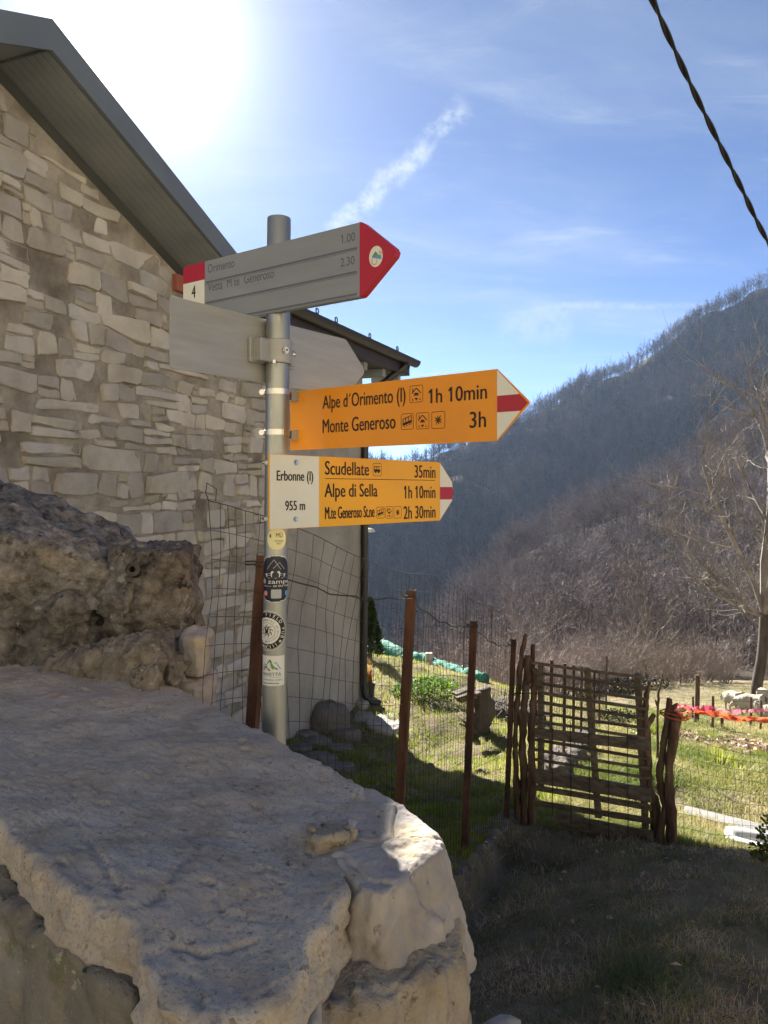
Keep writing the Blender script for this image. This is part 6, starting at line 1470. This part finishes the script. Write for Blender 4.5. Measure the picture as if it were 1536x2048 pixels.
g3 = P(1600, 1372, 31); g3.z = gz(g3.x, g3.y)
big_tree('bare_tree', 'second bare tree half out of view at the right frame edge', g3, 9.5, .16, 79, 'tree_near', (-.1, 0), [((-.5, 0, 1), .5, .6), ((.4, .1, 1), .55, .7), ((-.9, 0, .5), .45, .45), ((-.6, -.2, .2), .40, .35)])

# ------------------------------------------------------------------ grass, fallen leaves
def grass(name, label, m, n, sampler, hmin, hmax, wid, seed, lean=.5):
    r_ = np.random.default_rng(seed); XY = sampler(r_, n); n = len(XY); X, Y = XY[:, 0], XY[:, 1]; Z = ground_z(X, Y)-.01
    sc = np.clip(Y/4.0, .8, 4.5)**.55; a = r_.uniform(0, 2*np.pi, n); tuft = .55+.9*np.clip(.5+.5*np.sin(X*4.3+1.1*np.sin(Y*3.1))*np.sin(Y*3.7+X*1.3), 0, 1)
    h = r_.uniform(hmin, hmax, n)*tuft*(.7+.3*sc); w = wid*sc*r_.uniform(.7, 1.3, n); la = r_.uniform(0, 2*np.pi, n); ln = np.abs(r_.normal(0, lean, n))*h
    sx, sy = np.cos(a)*w/2, np.sin(a)*w/2; lx, ly = np.cos(la)*ln, np.sin(la)*ln
    V = np.empty((n, 5, 3)); V[:, 0] = np.stack([X-sx, Y-sy, Z], -1); V[:, 1] = np.stack([X+sx, Y+sy, Z], -1)
    V[:, 2] = np.stack([X+sx*.7+lx*.35, Y+sy*.7+ly*.35, Z+h*.6], -1); V[:, 3] = np.stack([X-sx*.7+lx*.35, Y-sy*.7+ly*.35, Z+h*.6], -1); V[:, 4] = np.stack([X+lx, Y+ly, Z+h*.92], -1)
    b = np.arange(n)[:, None]*5; T = np.concatenate([b+np.array([[0, 1, 2]]), b+np.array([[0, 2, 3]]), b+np.array([[3, 2, 4]])])
    o = link(name, np_mesh(name, V.reshape(-1, 3), T, m)); return tag(o, label, kind='stuff')
kside = lambda X, Y: (X-KA.x)*kn[0]+(Y-KA.y)*kn[1]
fl = np.array([[q[0].x, q[0].y] for q in FP]+[[1.15, 5.25], [2.1, 8.0], [3.6, 13], [3.2, 18]])
def in_yard(X, Y):
    xb_ = np.interp(Y, fl[:, 1], fl[:, 0]); return X < xb_
def wallside(X, Y): return (((X-A0)*DN.x+Y*DN.y) > .06) | (((X-A0)*DU.x+Y*DU.y) > UC+.1)
def yard_s(r_, n):
    y = 1/r_.uniform(1/16.5, 1/2.2, int(n*3)); k = r_.uniform(-.16, .30, len(y)); x = k*y+r_.normal(0, .1, len(y)); ok = in_yard(x, y) & wallside(x, y); return np.stack([x, y], -1)[ok][:n]
def path_s(r_, n):
    y = 1/r_.uniform(1/5.6, 1/1.0, int(n*4)); x = r_.uniform(.02, .62, len(y))*y+r_.normal(0, .05, len(y))
    ok = (~in_yard(x, y)) & (y < np.interp(x, [.9, 1.8, 4], [5.0, 4.6, 4.3])) & (kside(x, y) > .045) & (np.sin(x*9+2*np.sin(y*5))*np.sin(y*8)+r_.normal(0, .5, len(y)) > -.55); return np.stack([x, y], -1)[ok][:n]
def past_s(r_, n):
    y = 1/r_.uniform(1/33, 1/4.5, int(n*3)); x = r_.uniform(.10, .62, len(y))*y+r_.normal(0, .1, len(y))
    bare = (np.exp(-(((x-3.0)/.9)**2+((y-6.3)/.55)**2)) > .35) & (r_.random(len(y)) > .25)
    ok = (~in_yard(x, y)) & (y > np.interp(x, [.9, 1.8, 4], [5.0, 4.6, 4.3])) & ~bare & (np.hypot(x-TUBC.x, (y-TUBC.y)*1.6) > .62); return np.stack([x, y], -1)[ok][:n]
grass('yard_grass', 'short bright green grass of the yard', M['grass_yard'], 150000, yard_s, .018, .055, .0042, 1)
grass('path_grass', 'thin dark trampled grass in the shade before the gate', M['grass_path'], 110000, path_s, .012, .06, .0028, 2, 1.1)
grass('pasture_grass', 'dry yellowish grass of the sheep pasture', M['grass_pasture'], 190000, past_s, .02, .075, .0045, 3, .8)
# a few tall tufts in the pasture
for i, (px, py, h) in enumerate(((1440, 1530, .22), (1478, 1545, .12), (1310, 1470, .16), (1420, 1478, .14), (1530, 1520, .12))):
    g = G(px, py); R = random.Random(600+i); mb = MB()
    for k in range(260):
        a, r_ = R.uniform(0, 6.28), R.random()*.16; b_ = g+Vector((math.cos(a)*r_, math.sin(a)*r_*.8, -.01)); t_ = b_+Vector((math.cos(a)*R.uniform(0, .14), math.sin(a)*R.uniform(0, .14), h*R.uniform(.5, 1.1))); s_ = Vector((-math.sin(a), math.cos(a), 0))*.006; mb.tri(b_-s_, b_+s_, t_)
    o = mb.build('grass_tuft', M['grass_yard']); tag(o, ('tall green grass tuft casting a shadow in the middle of the pasture', 'low green grass tuft right of the tall tuft', 'green tuft just right of the gate top', 'small green tuft at the edge of the brown leaf strip', 'green tuft near the right edge of the pasture')[i], 'grass tuft')
def leaves(name, label, n, sampler, size, seed):
    r_ = np.random.default_rng(seed); XY = sampler(r_, n); n = len(XY); Z = ground_z(XY[:, 0], XY[:, 1])+.012+r_.uniform(0, .02, n); a = r_.uniform(0, 2*np.pi, n); s = size*r_.uniform(.5, 1.3, n)
    u = np.stack([np.cos(a), np.sin(a), r_.normal(0, .35, n)], -1)*s[:, None]; w = np.stack([-np.sin(a), np.cos(a), r_.normal(0, .35, n)], -1)*(s*.5)[:, None]; c = np.stack([XY[:, 0], XY[:, 1], Z], -1)
    mid = c+np.array([0, 0, 1])*(s*.25)[:, None]; V = np.stack([c-u, mid+w, c+u, mid-w], 1).reshape(-1, 3); b = np.arange(n)[:, None]*4
    o = link(name, np_mesh(name, V, np.concatenate([b+np.array([[0, 1, 2]]), b+np.array([[0, 2, 3]])]), M['leaf_dead'])); return tag(o, label, kind='stuff')
def strip_s(r_, n):
    t = r_.random(n); x = 4.0+t*5.5+r_.normal(0, .25, n); y = 10.6-.2*t+r_.normal(0, .45, n); return np.stack([x, y], -1)
leaves('leaf_strip', 'strip of brown fallen leaves across the pasture', 9000, strip_s, .05, 11)
leaves('fallen_leaves', 'scattered dry leaves on the shaded path grass', 700, path_s, .017, 12)
